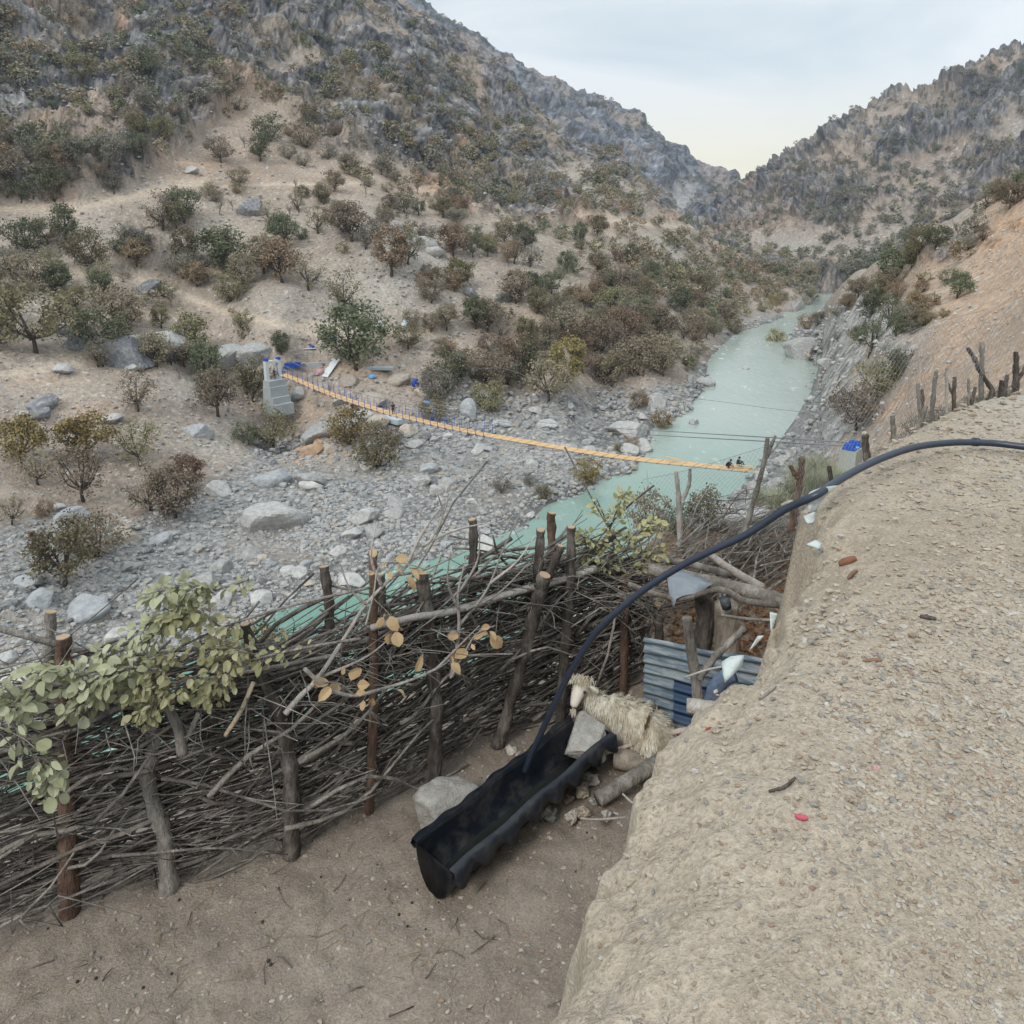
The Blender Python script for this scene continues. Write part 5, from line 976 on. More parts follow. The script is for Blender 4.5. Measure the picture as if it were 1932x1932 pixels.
# ---------------------------------------------------------------- trough
_n = NT('black_tub_plastic'); _f = _n.noise(_n.geo(), 6, 6, .7); _d = _n.ramp(_f, [(.48, 0), (.72, .55)])
M_TUB = _n.fin(_n.mix(_d, (.011, .014, .021), (.085, .075, .062)), _n.mix(_d, (.38, .38, .38), (.9, .9, .9)), _n.bump(_n.noise(_n.geo(), 25, 3, .6), .004), .4)
LF, LN, RF, RN = at_z(1093, 1348, -4.46), at_z(880, 1512, -4.52), at_z(1152, 1380, -4.44), at_z(952, 1558, -4.52)
C1 = (LF+RF)/2; C0 = (LN+RN)/2; ax = (C1-C0).normalized(); C0 = C0-ax*.55; hw = ((RF-LF).length+(RN-LN).length)/4; sdv = Vector((ax.y, -ax.x, 0)).normalized()
tub = empty('feeding_trough', (C0+C1)/2+Vector((0, 0, -.36))); tag(tub, 'black plastic trough cut lengthwise from a drum beside the goat', 'trough')
mb = MB(); nl, ns = 40, 22
def tp(i, k, inner):
    t = i/nl; a = math.pi*k/ns; rr = hw*(1.0 if not inner else .955)*(1+.012*math.sin(t*40)); c = C0.lerp(C1, t)+Vector((0, 0, .012*math.sin(t*17))); return c+sdv*(-math.cos(a)*rr)+Vector((0, 0, -math.sin(a)*(.36 if not inner else .345)))
for inner in (False, True):
    b = len(mb.v); mb.v += [tuple(tp(i, k, inner)) for i in range(nl+1) for k in range(ns+1)]
    for i in range(nl):
        for k in range(ns):
            q = (b+i*(ns+1)+k, b+(i+1)*(ns+1)+k, b+(i+1)*(ns+1)+k+1, b+i*(ns+1)+k+1); mb.f.append(q if inner else tuple(reversed(q))); mb.m.append(0)
m = (nl+1)*(ns+1)
for i in range(nl):
    for k in (0, ns): a = i*(ns+1)+k; c = (i+1)*(ns+1)+k; mb.f.append((a, c, c+m, a+m)); mb.m.append(0)
for i in (0, nl):
    ring = [i*(ns+1)+k for k in range(ns+1)]; mb.f.append(tuple(ring if i else reversed(ring))); mb.m.append(0)
    ring = [m+i*(ns+1)+k for k in range(ns+1)]; mb.f.append(tuple(reversed(ring) if i else ring)); mb.m.append(0)
mb.build('basin', M_TUB, tub)
for sg in (-1, 1):   # the wavy cut rim of the drum
    mb = MB(); n = 90; vs = []
    for i in range(n+1):
        t = i/n; c = C0.lerp(C1, t)+Vector((0, 0, .012*math.sin(t*17)))+sdv*sg*hw; w = .5+.5*math.sin(t*46); dn = (.05+.10*w)*(1 if sg > 0 else .45)
        vs += [c+Vector((0, 0, .012))-sdv*sg*.012, c+sdv*sg*(.035+.02*w)+Vector((0, 0, .008)), c+sdv*sg*(.05+.03*w)+Vector((0, 0, -dn)), c+sdv*sg*.02+Vector((0, 0, -dn-.02))]
    mb.add(vs, [(4*i+k, 4*i+4+k, 4*i+5+k, 4*i+1+k) for i in range(n) for k in range(3)]); mb.build('rim', M_TUB, tub)
mb = MB(); n = 30
for i in range(n+1): c = C0.lerp(C1, .03+.94*i/n)+Vector((0, 0, -.285)); mb.v += [tuple(c-sdv*hw*.6), tuple(c+sdv*hw*.6)]
mb.f = [(2*i, 2*i+2, 2*i+3, 2*i+1) for i in range(n)]; mb.m = [0]*n
mb.build('murky_water', plain('murky_water', (.012, .014, .012), .08, .6, 6, .002, .5, 30), tub, False)
def rocky(name, u, v, z, size, rz, k, label, cat='stone', group=None, seed=1, tilt=(0, 0), box=.55):
    V, F5 = ico(5); r_ = np.random.default_rng(seed+60); Nn = np.concatenate([np.eye(3), -np.eye(3)])+r_.normal(size=(6, 3))*(.16 if box > .5 else .35); ex = r_.normal(size=(7, 3)); Nn = np.concatenate([Nn, ex]); Nn /= np.linalg.norm(Nn, axis=1, keepdims=True); d_ = np.r_[r_.uniform(.72, .86, 6), r_.uniform(.95, 1.12, 7)]
    dt_ = V@Nn.T; rr0 = np.where(dt_ > .1, d_/np.maximum(dt_, .1), 9).min(1); S = V*np.minimum(rr0, 1.3)[:, None]; n = fbm(S[:, 0]*2.4+seed*9, S[:, 1]*2.4, S[:, 2]*2.4, 6, .62); S = S*(1+.085*n[:, None]); S = S*np.array(size)*.58
    o = link(name, np_mesh(name, S, F5, RK[k], True)); o.location = at_z(u, v, z); o.rotation_euler = (*tilt, rz); return tag(o, label, cat, group)
RK['pen'] = rock_mat('pen_stone', (.26, .24, .21), (.38, .36, .33), (.52, .50, .46), 9)
rocky('stone', 1107, 1394, -4.53, (.44, .33, .21), math.atan2(ax.y, ax.x)+.25, 'pen', 'big square grey stone resting in the black trough', 'stone', None, 1, (.1, -.12))
rocky('stone', 843, 1523, -4.74, (.44, .36, .34), .6, 'pen', 'big rough grey stone at the near end of the trough', 'stone', None, 2, (.2, .1), .25)
for i, (u, v, w, k, lb) in enumerate([(1123,1443,26,'pen','small pinkish stone beside the trough rim under the square stone'),(1113,1470,36,'gpale','pale wedge stone right of the trough'),(1098,1492,36,'gtan','tan chunky stone right of the trough'),(1034,1535,38,'pen','grey pyramid stone at the bottom beside the trough'),(1098,1535,40,'gtan','broad tan stone at the bottom between trough and bank'),(1078,1548,32,'gpale','pale jagged stone at the bottom of the pen'),(1124,1512,22,'pen','small grey stone above the broad tan one'),(1146,1540,28,'pen','grey stone under the crumbling bank edge'),(962,1416,26,'gpale','pale stone on the earth left of the trough'),(1070,1508,24,'gbrown','brown stone close under the trough rim'),(915,1600,40,'pen','grey stone below the near end of the trough')]):
    fstone(u, v, w, k, lb, 30+i, .75, FLOOR+.03, 'stones beside the trough')
# ---------------------------------------------------------------- logs and sticks on the pen floor
def log(name, pts, w0, w1, r, mat, label, cat='log', group=None, zs=None, sides=12):
    mb = MB(); P = [at_z(u, v, z) for (u, v), z in zip(pts, zs)] if zs else ppath(pts, r); S = spline(P, 6) if len(P) > 2 else [P[0].lerp(P[1], t/6) for t in range(7)]; n = len(S)
    mb.tube(S, [wpx(S[i], w0+(w1-w0)*i/(n-1))*(1+random.uniform(-.05, .05)) for i in range(n)], sides, 0, True, .05); return tag(mb.build(name, mat), label, cat, group)
log('log', [(1160,1430),(1290,1452)], 19, 19, 0, B_LOG, 'short pale barkless log below the pink stick', zs=[-4.78, -4.76])
log('log', [(1128,1508),(1240,1440)], 14, 15, 0, B_GREY, 'grey barked log end lying lower under the bank edge', zs=[-4.80, -4.70])
log('stick', [(1143,1421),(1200,1402),(1250,1386),(1300,1376)], 3.5, 6, 0, bark('stick_pink', (.30, .22, .20), (.42, .33, .30), (.5, .42, .38), 5), 'long pinkish stick lying behind the goat', 'stick', None, [-4.72, -4.66, -4.6, -4.55], 7)
log('stick', [(1094,1544),(1130,1546),(1180,1542)], 1.6, 2.2, 0, B_PALE, 'thin pale stick low at the bottom beside the bank', 'stick', None, [-4.7]*3, 6)
log('stick', [(1175,1498),(1190,1512),(1202,1520)], 2, 2.4, 0, B_PALE, 'short pale curved stick poking out of the bank edge', 'stick', None, [-4.55]*3, 6)
log('log', [(1296,1332),(1370,1340)], 17, 17, 5.4, B_PALE, 'squared pale beam end jutting from the bank beside the blue sheet', sides=4)
log('forked_pole', [(1296,1165),(1303,1220),(1314,1290),(1318,1345)], 9, 11, 6.15, B_GREY, 'grey forked pole leaning before the corrugated sheet', 'pole'); fk = bpy.context.scene.objects['forked_pole']
mb = MB(); pole(mb, [(1318,1282,6.13),(1350,1238,6.2),(1385,1205,6.3),(1405,1184,6.35)], 7, 6, 6.15); f2 = mb.build('fork', B_GREY, None); f2.parent = fk
log('log', [(1328,1128),(1330,1180),(1324,1230),(1322,1330)], 17, 17, 7.1, B_DARK, 'dark barked upright log, left of two behind the corrugated sheet', 'log', 'upright logs behind the corrugated sheet'); log('log', [(1370,1138),(1371,1190),(1372,1340)], 22, 25, 7.0, B_LOG, 'thick cracked pale upright log, right of two behind the sheet', 'log', 'upright logs behind the corrugated sheet')
log('log', [(1222,1074),(1330,1096),(1420,1118),(1478,1136)], 12, 15, 7.35, B_GREY, 'long grey beam lying across the upright logs')
log('dead_branch', [(1185,1101),(1230,1118),(1277,1130),(1316,1122),(1355,1112),(1380,1120),(1407,1134),(1470,1142)], 4.5, 7, 6.8, B_STICK, 'crooked brown branch bending in front of the grey tarp', 'branch', None, None, 8)
log('dead_branch', [(1360,1160),(1410,1168),(1462,1170)], 3, 3, 6.6, B_GREY, 'thin grey branch poking left out of the bank', 'branch', None, None, 6)
log('stick', [(1292,1278),(1330,1265),(1362,1258)], 2, 2.3, 6.0, B_PALE, 'thin white stick crossing the forked pole', 'stick', None, None, 6)
log('log', [(1345,985),(1420,1020)], 0.01, 0.01, 9, B_GREY, 'x') if False else None
# tarp over the logs
def cloth(name, poly, r, mat, label, cat, th=.006, sub=3, wav=.02, group=None):
    P = [at_r(p[0], p[1], p[2] if len(p) > 2 else r) for p in poly]; bm = bmesh.new(); vs = [bm.verts.new(p) for p in P]; bm.faces.new(vs); bmesh.ops.triangulate(bm, faces=bm.faces[:])
    bmesh.ops.subdivide_edges(bm, edges=bm.edges[:], cuts=sub, use_grid_fill=True); 
    for v in bm.verts: v.co += Vector((0, -1, .4))*wav*math.sin(v.co.x*23+v.co.z*17)+Vector((0, 0, 1))*wav*.6*math.sin(v.co.y*31+v.co.x*11)
    me = bpy.data.meshes.new(name); bm.to_mesh(me); bm.free(); me.materials.append(mat); me.polygons.foreach_set('use_smooth', [True]*len(me.polygons)); o = link(name, me); so_ = o.modifiers.new('solid', 'SOLIDIFY'); so_.thickness = th; return tag(o, label, cat, group)
M_TARP = plain('grey_tarp', (.20, .225, .25), .6, .3, 8, .01, .3); cloth('tarpaulin', [(1258,1088,7.0),(1280,1076,7.3),(1316,1088,7.3),(1348,1103,6.95),(1312,1120,6.8),(1276,1132,6.75),(1270,1150,6.75),(1262,1120,6.85)], 7, M_TARP, 'torn grey tarp draped over the beam behind the sheet', 'tarpaulin')
mb = MB(); q = at_r(1370, 1138, 6.75); mb.tube([q+Vector((-.02, 0, .05)), q+Vector((.01, 0, -.05))], [.05, .045], 10); mb.tube([q+Vector((.0, -.05, .0)), q+Vector((.0, -.06, .0))], .02, 8); tag(mb.build('tin', M_STEEL), 'small dark metal tin on top of the pale upright log', 'tin')
M_CL = plain('white_sack_cloth', (.46, .50, .485), .75, .12, 6, .01, .2)
GC = 'scraps of white sack cloth buried in the bank edge'
def ez(u, v, dz=0): p = at_z(u, v, -1.80+dz); return math.hypot(p.x, p.y)
for lb, poly in [('big white cloth scrap hanging from the bank under the pipe',[(1522,937),(1530,926),(1554,918),(1580,914),(1552,943),(1538,964),(1524,968)]),('small white cloth scrap below the big one under the pipe',[(1516,973),(1536,964),(1537,984),(1524,988)]),('yellowish cloth scrap beside the brush pile at the bank edge',[(1520,1026),(1540,1018),(1552,1024),(1546,1036),(1530,1030)]),('white cloth scrap beside the thin branch in the bank edge',[(1453,1156),(1468,1160),(1462,1176),(1454,1192)]),('white cloth scrap at the bank edge above the pale one',[(1428,1201),(1440,1200),(1426,1216),(1413,1226)]),('white cloth flap beside the right end of the corrugated sheet',[(1362,1248),(1380,1238),(1404,1234),(1400,1254),(1378,1270),(1366,1288)])]:
    rs = [ez(u, v)-.03 for u, v in poly]; rm = min(rs)+.06; cloth('cloth_scrap', [(u, v, min(r_, rm)-.10) for (u, v), r_ in zip(poly, rs)], 0, M_CL, lb, 'cloth', .004, 2, .008, GC)
# ---------------------------------------------------------------- corrugated sheet
def rust_sheet():
    n = NT('weathered_blue_sheet'); v = n.geo((1, 1, 1)); f = n.noise(v, 7, 6, .7); f2 = n.noise(n.geo((.6, .6, 6)), 5, 5, .7)
    c = n.ramp(f2, [(.36, (.05, .085, .13)), (.48, (.13, .175, .215)), (.6, (.27, .30, .315))]); c = n.mix(n.ramp(f, [(.56, 0), (.66, .6)]), c, (.10, .12, .14)); return n.fin(c, .6, None, .35)
pbl = at_z(1224, 1378, FLOOR); rbl = math.hypot(pbl.x, pbl.y); TL = at_r(1215, 1203, rbl+.02); TRr = at_r(1402, 1238, rbl-.2); BL = Vector((TL.x+.03, TL.y-.06, FLOOR)); BRr = Vector((TRr.x+.03, TRr.y-.06, FLOOR))
sh = empty('corrugated_sheet', BL); tag(sh, 'weathered blue grey corrugated iron sheet standing behind the goat', 'iron sheet')
def corr(x0, x1, y0, y1, off, nw=9.5):
    mb = MB(); nx, ny = 10, 90; vs = []; nrm = (TRr-TL).cross(BL-TL).normalized(); nrm = nrm if nrm.y < 0 else -nrm
    for lay in (0, -.004):
        for i in range(nx+1):
            for j in range(ny+1):
                s = x0+(x1-x0)*i/nx; t = y0+(y1-y0)*j/ny; p = TL.lerp(TRr, s).lerp(BL.lerp(BRr, s), t); vs.append(p+nrm*(off+lay+.022*math.sin(t*nw*6.283)+.01*math.sin(s*5))+Vector((0, 0, .012*math.sin(s*7)*(1-t))))
    m = (nx+1)*(ny+1); ix = lambda i, j: i*(ny+1)+j
    mb.add(vs, [(ix(i, j), ix(i+1, j), ix(i+1, j+1), ix(i, j+1)) for i in range(nx) for j in range(ny)]+[(m+ix(i, j), m+ix(i, j+1), m+ix(i+1, j+1), m+ix(i+1, j)) for i in range(nx) for j in range(ny)]); return mb
corr(0, 1.25, 0, 1, 0).build('sheet', rust_sheet(), sh); corr(.32, 1.2, .36, .76, .006).build('blue_patch', plain('deep_blue_sheet', (.02, .05, .11), .5, .4, 12), sh)
mb = MB(); S = spline([at_r(u, v, 5.75) for u, v in [(1342,1325),(1350,1300),(1366,1280),(1385,1272)]], 6); mb.tube(S, .065, 10, 0, True, .08); tag(mb.build('fabric_roll', plain('plaid_cloth', (.10, .13, .19), .9, .8, 22)), 'rolled blue and white checked fabric tucked beside the bank', 'fabric roll')
# ---------------------------------------------------------------- leaf litter and brush pile behind the sheet
mb = MB(); rg = np.random.default_rng(5)
for k in range(5200):
    u, v = rg.uniform(1090, 1530), rg.uniform(985, 1250); p = fore_hit(u, v)
    if p is None or p.z > FLOOR+1.0 or p.y < 6: continue
    if u < 1240 and v > 1200: continue
    a = rg.uniform(0, 6.28); leaf(mb, p+Vector((0, 0, rg.uniform(.005, .06))), Vector((math.cos(a), math.sin(a), rg.normal()*.35)), Vector((rg.normal()*.5, rg.normal()*.5, 1)), rg.uniform(.05, .10), .42, .5)
tag(mb.build('leaf_litter', leaf_mat('leaf_litter_brown', (.20, .085, .035), (.42, .24, .12)), None, False), 'drift of dry orange brown leaves behind the upright logs', 'leaf litter', None, 'stuff')
mb = MB(); A0, A1 = at_z(1300, 1115, -4.45), at_z(1515, 985, -4.35); sd2 = (A1-A0).normalized(); pr2 = Vector((-sd2.y, sd2.x, 0))
for k in range(420):
    t = rg.uniform(-.1, 1.0); p = A0.lerp(A1, t)+pr2*rg.normal()*.45+Vector((0, 0, rg.uniform(-.1, .45))); L = rg.uniform(.5, 1.7); d = (sd2+pr2*rg.normal()*.28+Vector((0, 0, rg.normal()*.12))).normalized(); c = Vector(rg.normal(size=3))*.07; r_ = rg.choice([.004, .007, .011, .02], p=[.4, .35, .18, .07])
    mb.tube([p-d*L*.5, p-d*L*.15+c, p+d*L*.2+c, p+d*L*.5], [r_, r_*.9, r_*.7, r_*.35], 5, 0, True)
tag(mb.build('brush_pile', B_GREY), 'loose pile of grey brown sticks against the bank under the pipe', 'brush pile', None, 'stuff')
log('log', [(1190,1052),(1290,1062),(1380,1085)], 6, 7, 8.2, B_GREY, 'grey pole lying on the leaf litter behind the fence'); log('log', [(1330,1040),(1385,1078),(1440,1110)], 6, 9, 7.9, B_PALE, 'pale bent trunk lying across the brush pile')
# stones behind the pen
rocky('boulder', 1345, 992, -4.75, (.78, .6, .55), .5, 'pale', 'pale rough boulder at the foot of the wire fence, left of two', 'boulder', 'boulders at the wire fence', 4, (.1, 0), .2); rocky('boulder', 1430, 985, -4.8, (.9, .6, .45), .2, 'pale', 'low pale boulder at the foot of the wire fence, right of two', 'boulder', 'boulders at the wire fence', 5, (0, .2), .3); rocky('boulder', 1508, 972, -4.6, (.5, .45, .45), .2, 'tan', 'small tan boulder beside the forked fence post', 'boulder', 'boulders at the wire fence', 6)
# ---------------------------------------------------------------- chain link fence
cf_ = empty('wire_fence', at_r(1493, 984, 9.6)); tag(cf_, 'sagging chain link fence on crooked wooden poles along the bank', 'fence')
B_POLE = B_GREY
for pts, w0, w1, r, m_ in [([(1448,826),(1440,880),(1425,935),(1406,1001),(1403,1020)],4,6,10.2,B_GREY),([(1463,822),(1450,855),(1441,872)],3,4,10.2,B_GREY),([(1513,863),(1510,905),(1503,945),(1493,1000)],6,6.5,9.6,B_RED),([(1491,878),(1500,895),(1509,905)],4,5,9.6,B_RED),([(1564,879),(1568,905),(1572,935)],4,4.5,8.2,B_DARK),([(1631,820),(1634,850),(1640,890)],6,7,7.9,B_DARK),([(1683,785),(1686,812),(1690,850)],4,6,8.0,B_GREY),([(1731,724),(1735,770),(1738,820)],3.5,4,8.6,B_GREY),([(1740,735),(1741,780),(1736,815)],3,3.5,8.7,B_RED),([(1747,766),(1736,800),(1726,830)],4,5,8.5,B_GREY),([(1766,700),(1760,760),(1756,815)],4,4.5,8.9,B_GREY),([(1786,694),(1786,740),(1786,800)],3,3,9.0,B_PALE),([(1801,711),(1800,750),(1800,800)],3.5,4,9.1,B_DARK),([(1786,718),(1793,735),(1800,745)],2.5,3,9.1,B_DARK),([(1827,714),(1828,750),(1828,790)],2.5,3,9.4,B_GREY),([(1840,730),(1835,755),(1832,785)],3,3.5,9.4,B_DARK),([(1853,645),(1852,700),(1850,780)],4.5,5,9.6,B_GREY),([(1826,656),(1840,680),(1853,708),(1872,738),(1862,760)],3.5,5,9.6,B_DARK),([(1890,718),(1889,735),(1887,765)],4,5,9.8,B_DARK),([(1900,708),(1896,730),(1892,765)],3.5,4.5,9.9,B_DARK),([(1917,664),(1917,700),(1914,750)],4,7,10.1,B_DARK),([(1935,690),(1928,705),(1916,720)],3,4,10.1,B_DARK),([(1276,890),(1281,950),(1284,1040)],4,6,10.6,B_PALE),([(1302,884),(1300,915),(1288,945)],3,4,10.6,B_PALE)]:
    mb = MB(); pole(mb, pts, w0, w1, r, 7); mb.build('post', m_, cf_)
line = spline([at_r(u, v, r) for u, v, r in [(1210,1040,10.9),(1284,1030,10.6),(1406,1003,10.2),(1495,985,9.6),(1572,930,8.3),(1640,885,8.0),(1690,848,8.1),(1738,818,8.7),(1800,795,9.2),(1851,775,9.7),(1915,748,10.2),(1990,730,10.8)]], 10); cl_ = [0]
for a, b in zip(line[:-1], line[1:]): cl_.append(cl_[-1]+(b-a).length)
mb = MB(); cell = .085; Hh = 1.15; nz = int(Hh/cell*2); Ltot = cl_[-1]; s = 0.0
while s < Ltot:
    for dr in (1, -1):
        P = []
        for k in range(nz+1):
            ss = min(max(s+dr*cell*.5*(k % 2) , 0), Ltot-.01); P.append(along(line, cl_, ss)+Vector((.02*math.sin(ss*3+k*.4), .03*math.sin(ss*2.1+k*.3), cell*.5*k+.03*math.sin(ss*1.7))))
        mb.tube(P, .0016, 3, 0, False)
    s += cell
mb.build('wire_mesh', plain('galvanised_wire', (.30, .31, .32), .5, .2, 4), cf_)
mb = MB(); mb.tube([p+Vector((0, 0, Hh)) for p in line], .0025, 4); mb.tube([p+Vector((0, 0, Hh*.5)) for p in line], .0022, 4); mb.build('strand_wire', M_WIRE, cf_)
# ---------------------------------------------------------------- bushes and reeds beyond the pen
def put_bush(u, v, hp_, form, col, label, r=None, k=0, wide=1.0, name='bush', group=None):
    loc = at_r(u, v, r) if r else (hit(u, v, fore)[0] or hit(u, v)[0]); dp = loc.y*CP-loc.z*SP; h = hp_/FPX*dp*1.05; tm, cr = PROTO[(form, k)]
    root = empty(name, loc-Vector((0, 0, .05)), (0, 0, u)); root.scale = (h*wide, h*wide, h); tag(root, label, 'bush', group); b = bpy.data.objects.new('stems', tm); COL.objects.link(b); b.parent = root
    if cr: c = bpy.data.objects.new('crown', cr[col]); COL.objects.link(c); c.parent = root
put_bush(1222, 1000, 92, 'bush', 'brown', 'dark brown green bush behind the wire fence, left of two', 11.6, 0, .75, 'bush', 'bushes behind the wire fence'); put_bush(1335, 990, 80, 'bush', 'olive', 'dark olive bush behind the wire fence, right of two', 11.6, 1, .85, 'bush', 'bushes behind the wire fence'); put_bush(1275, 1000, 50, 'bush', 'green', 'low green bush between the two dark ones at the wire fence', 11.3, 2, .8, 'bush', 'bushes behind the wire fence')
for i, (u, v, h_) in enumerate([(1730,830,60),(1770,810,56),(1700,850,44),(1830,780,50),(1890,765,52),(1660,870,40),(1800,790,40)]): put_bush(u, v, h_, 'thicket', 'grey', ['drab twiggy shrub behind the wire fence left of the thin poles','drab twiggy shrub under the tallest thin poles','low drab shrub behind the short fence post','drab shrub below the leaning dark branch','drab shrub at the far right of the wire fence','low drab shrub right of the concrete pillar','small drab shrub between two thin poles'][i], 9.6+i*.12, i % 2, .8, 'bush', 'dry shrubs along the wire fence')
put_bush(500, 1290, 130, 'thicket', 'yellow', 'yellow leaved bush glowing through the back of the fence', rf(500)+1.5, 0, 1.1); put_bush(1085, 1100, 80, 'thicket', 'yellow', 'small yellow leaved bush behind the fence top', rf(1085)+1.6, 1, .8); put_bush(760, 1190, 60, 'thicket', 'olive', 'dry olive bush behind the middle of the fence', rf(760)+1.8, 1, 1.0)
M_REED = foliage_mat('reed_grass', (.13, .15, .085), (.24, .25, .15), (.20, .18, .10))
rg = np.random.default_rng(15); RD = []
for j in range(3):
    mb = MB()
    for k in range(420):
        a = rg.uniform(0, 6.28); p = Vector((rg.normal()*.16, rg.normal()*.16, 0)); L = rg.uniform(.6, 1.15); out = Vector((math.cos(a), math.sin(a), 0)); l2 = rg.uniform(.15, .75); pts = [p+out*l2*L*t**2*.9+Vector((0, 0, L*(t-.45*l2*t*t))) for t in (0, .35, .7, 1)]; w_ = out.cross(Vector((0, 0, 1)))*.012
        mb.add([q-w_*(1-i*.3) for i, q in enumerate(pts)]+[q+w_*(1-i*.3) for i, q in enumerate(pts)], [(i, i+1, i+5, i+4) for i in range(3)])
    RD.append(mb.mesh('reed_blades', M_REED, False))
RL = [(1545,905,52),(1530,900,50),(1510,915,50),(1595,925,44),(1545,940,64),(1575,955,64),(1500,950,64),(1465,965,50),(1535,972,64),(1560,925,56),(1440,955,40),(1570,940,56),(1520,940,60)]; RL.sort()
for i, (u, v, h_) in enumerate(RL):
    loc = hit(u, v)[0]
    if loc is None: continue
    f_ = hit(u, v, fore)[0]
    if f_ is not None and f_.length < loc.length: loc = f_
    if loc.length < 8: loc = at_r(u, v, 13)
    h = h_/FPX*(loc.y*CP-loc.z*SP); o = bpy.data.objects.new('reed_clump', RD[i % 3]); COL.objects.link(o); o.location = loc; o.scale = (h*1.1, h*1.1, h); o.rotation_euler = (0, 0, i*1.7)
    tag(o, ('tall green reed clump before the concrete pillar, '+(ORD+['eleventh from the left','twelfth from the left','rightmost'])[i]), 'reeds', 'reed clumps before the concrete pillar')
# straw and droppings trodden into the pen floor
rg = np.random.default_rng(44); mb = MB(); md = MB()
_a = R(1)*rg.uniform(-62, 10, 3400); _r = rg.uniform(2.4, 6.4, 3400); _x, _y = _r*np.sin(_a), _r*np.cos(_a); _z, _s = fore_height(_x[None], _y[None]); _cl = fbm(_x*1.3, _y*1.3, _x*0, 3)
for k in range(3400):
    if _s[0, k] > -.6 or _cl[k] < rg.uniform(-.35, .25): continue
    x, y, zz = _x[k], _y[k], _z[0, k]; b = rg.uniform(0, 6.28); L = rg.uniform(.03, .16); d = Vector((math.cos(b), math.sin(b), rg.normal()*.06)); p = Vector((x, y, zz+.006)); s = Vector((-d.y, d.x, 0))*rg.uniform(.0012, .003)
    if k % 12: mb.add([p-s, p+s, p+d*L+s, p+d*L-s], [(0, 1, 2, 3)])
    else:
        q = rg.uniform(.006, .014); md.add([p+Vector(v)*q for v in SV], [tuple(f) for f in SF])
tw = MB()
for k in range(0, 3400, 22):
    if _s[0, k] > -.6: continue
    b = rg.uniform(0, 6.28); L = rg.uniform(.05, .26); d = Vector((math.cos(b), math.sin(b), 0)); p = Vector((_x[k], _y[k], _z[0, k]+.008)); q = p+d*L; q.z = fz(q.x, q.y)+.012; m_ = p.lerp(q, .5)+Vector((rg.normal()*.03, rg.normal()*.03, .010)); r_ = rg.uniform(.0015, .005); tw.tube([p, m_, q], [r_, r_*.9, r_*.5], 5)
tag(tw.build('fallen_twigs', B_STICK), 'short broken twigs fallen on the pen floor', 'twigs', None, 'stuff')
tag(mb.build('straw_litter', leaf_mat('straw_pale', (.24, .19, .12), (.44, .37, .25)), None, False), 'bits of pale straw trodden into the pen floor', 'straw', None, 'stuff')
tag(md.build('droppings', plain('dark_droppings', (.045, .035, .028), .9, .3, 20)), 'dark goat droppings scattered over the pen floor', 'droppings', None, 'stuff')
# bits lying on the bank
def scrap(name, pts, th, w, mat, label, cat):
    P = [fore_hit(u, v)+Vector((0, 0, th*.6)) for u, v in pts]; mb = MB(); S = spline(P, 4); n = len(S); mb.tube(S, [w*(.6+.4*math.sin(3.14*i/(n-1))) for i in range(n)], 6, 0, True, .15); return tag(mb.build(name, mat), label, cat)
scrap('bark_chip', [(1583,1068),(1598,1063),(1614,1057)], .02, .022, plain('red_bark', (.20, .085, .05), .8, .3, 20), 'red brown bark chip near the left of the bank', 'bark chip'); scrap('bark_chip', [(1600,1095),(1608,1086),(1617,1080)], .02, .012, plain('brown_bark', (.17, .10, .07), .9, .3, 20), 'dark brown bark chip below the red one', 'bark chip')
scrap('stick', [(1736,1166),(1752,1169),(1766,1171)], .015, .010, B_DARK, 'short dark stick on the gravel at right', 'stick'); scrap('stick', [(1432,1322),(1448,1310),(1464,1297)], .01, .006, B_STICK, 'thin brown stick on the bare bank', 'stick'); scrap('stick', [(1450,1496),(1475,1490),(1490,1480),(1500,1470)], .01, .006, B_DARK, 'thin curved dark twig at the bottom of the bank', 'stick'); scrap('stick', [(1630,1250),(1650,1248),(1664,1248)], .01, .008, plain('brown_bark2', (.2, .12, .08), .9, .3, 20), 'short brown stick left of the gravel patch', 'stick')
scrap('cloth_scrap', [(1500,1542),(1512,1546),(1524,1546)], .01, .008, plain('red_ribbon', (.45, .08, .12), .7, .2, 8), 'tiny red cloth scrap at the bottom of the bank', 'cloth'); scrap('leaf', [(1332,1378),(1340,1375),(1345,1379)], .005, .005, plain('red_leaf', (.30, .05, .02), .8, .2, 8), 'tiny dark red leaf near the bank edge', 'leaf')
# ================================================================ goat
gl = at_z(1182, 1368, -4.62); GZ = FLOOR+.02
GX = (at_r(1235, 1350, 6.6)-at_r(1110, 1330, 6.75)); GX.z = 0; GX.normalize(); GY = Vector((-GX.y, GX.x, 0)); GM = Matrix((GX, GY, Vector((0, 0, 1)))).transposed().to_4x4(); GM.translation = Vector((gl.x, gl.y, GZ))
J = dict(tail=(.47,.02,.26), rump=(.36,0,.26), loin=(.20,0,.30), mid=(.02,0,.31), shoulder=(-.19,0,.34), neck1=(-.33,-.03,.43), neck2=(-.41,-.06,.56), head=(-.43,-.12,.645), muzz=(-.44,-.245,.565), nose=(-.443,-.30,.515),
 hk=(.20,-.22,.20), hh=(.36,-.24,.08), hf=(.24,-.29,.03), ht=(.15,-.31,.022), fe=(-.22,-.17,.16), fk=(-.38,-.20,.07), ff=(-.24,-.24,.03), hk2=(.22,.22,.18), hh2=(.36,.22,.08), hf2=(.2,.26,.04), fe2=(-.22,.15,.16), fk2=(-.38,.18,.07), ff2=(-.26,.2,.03))
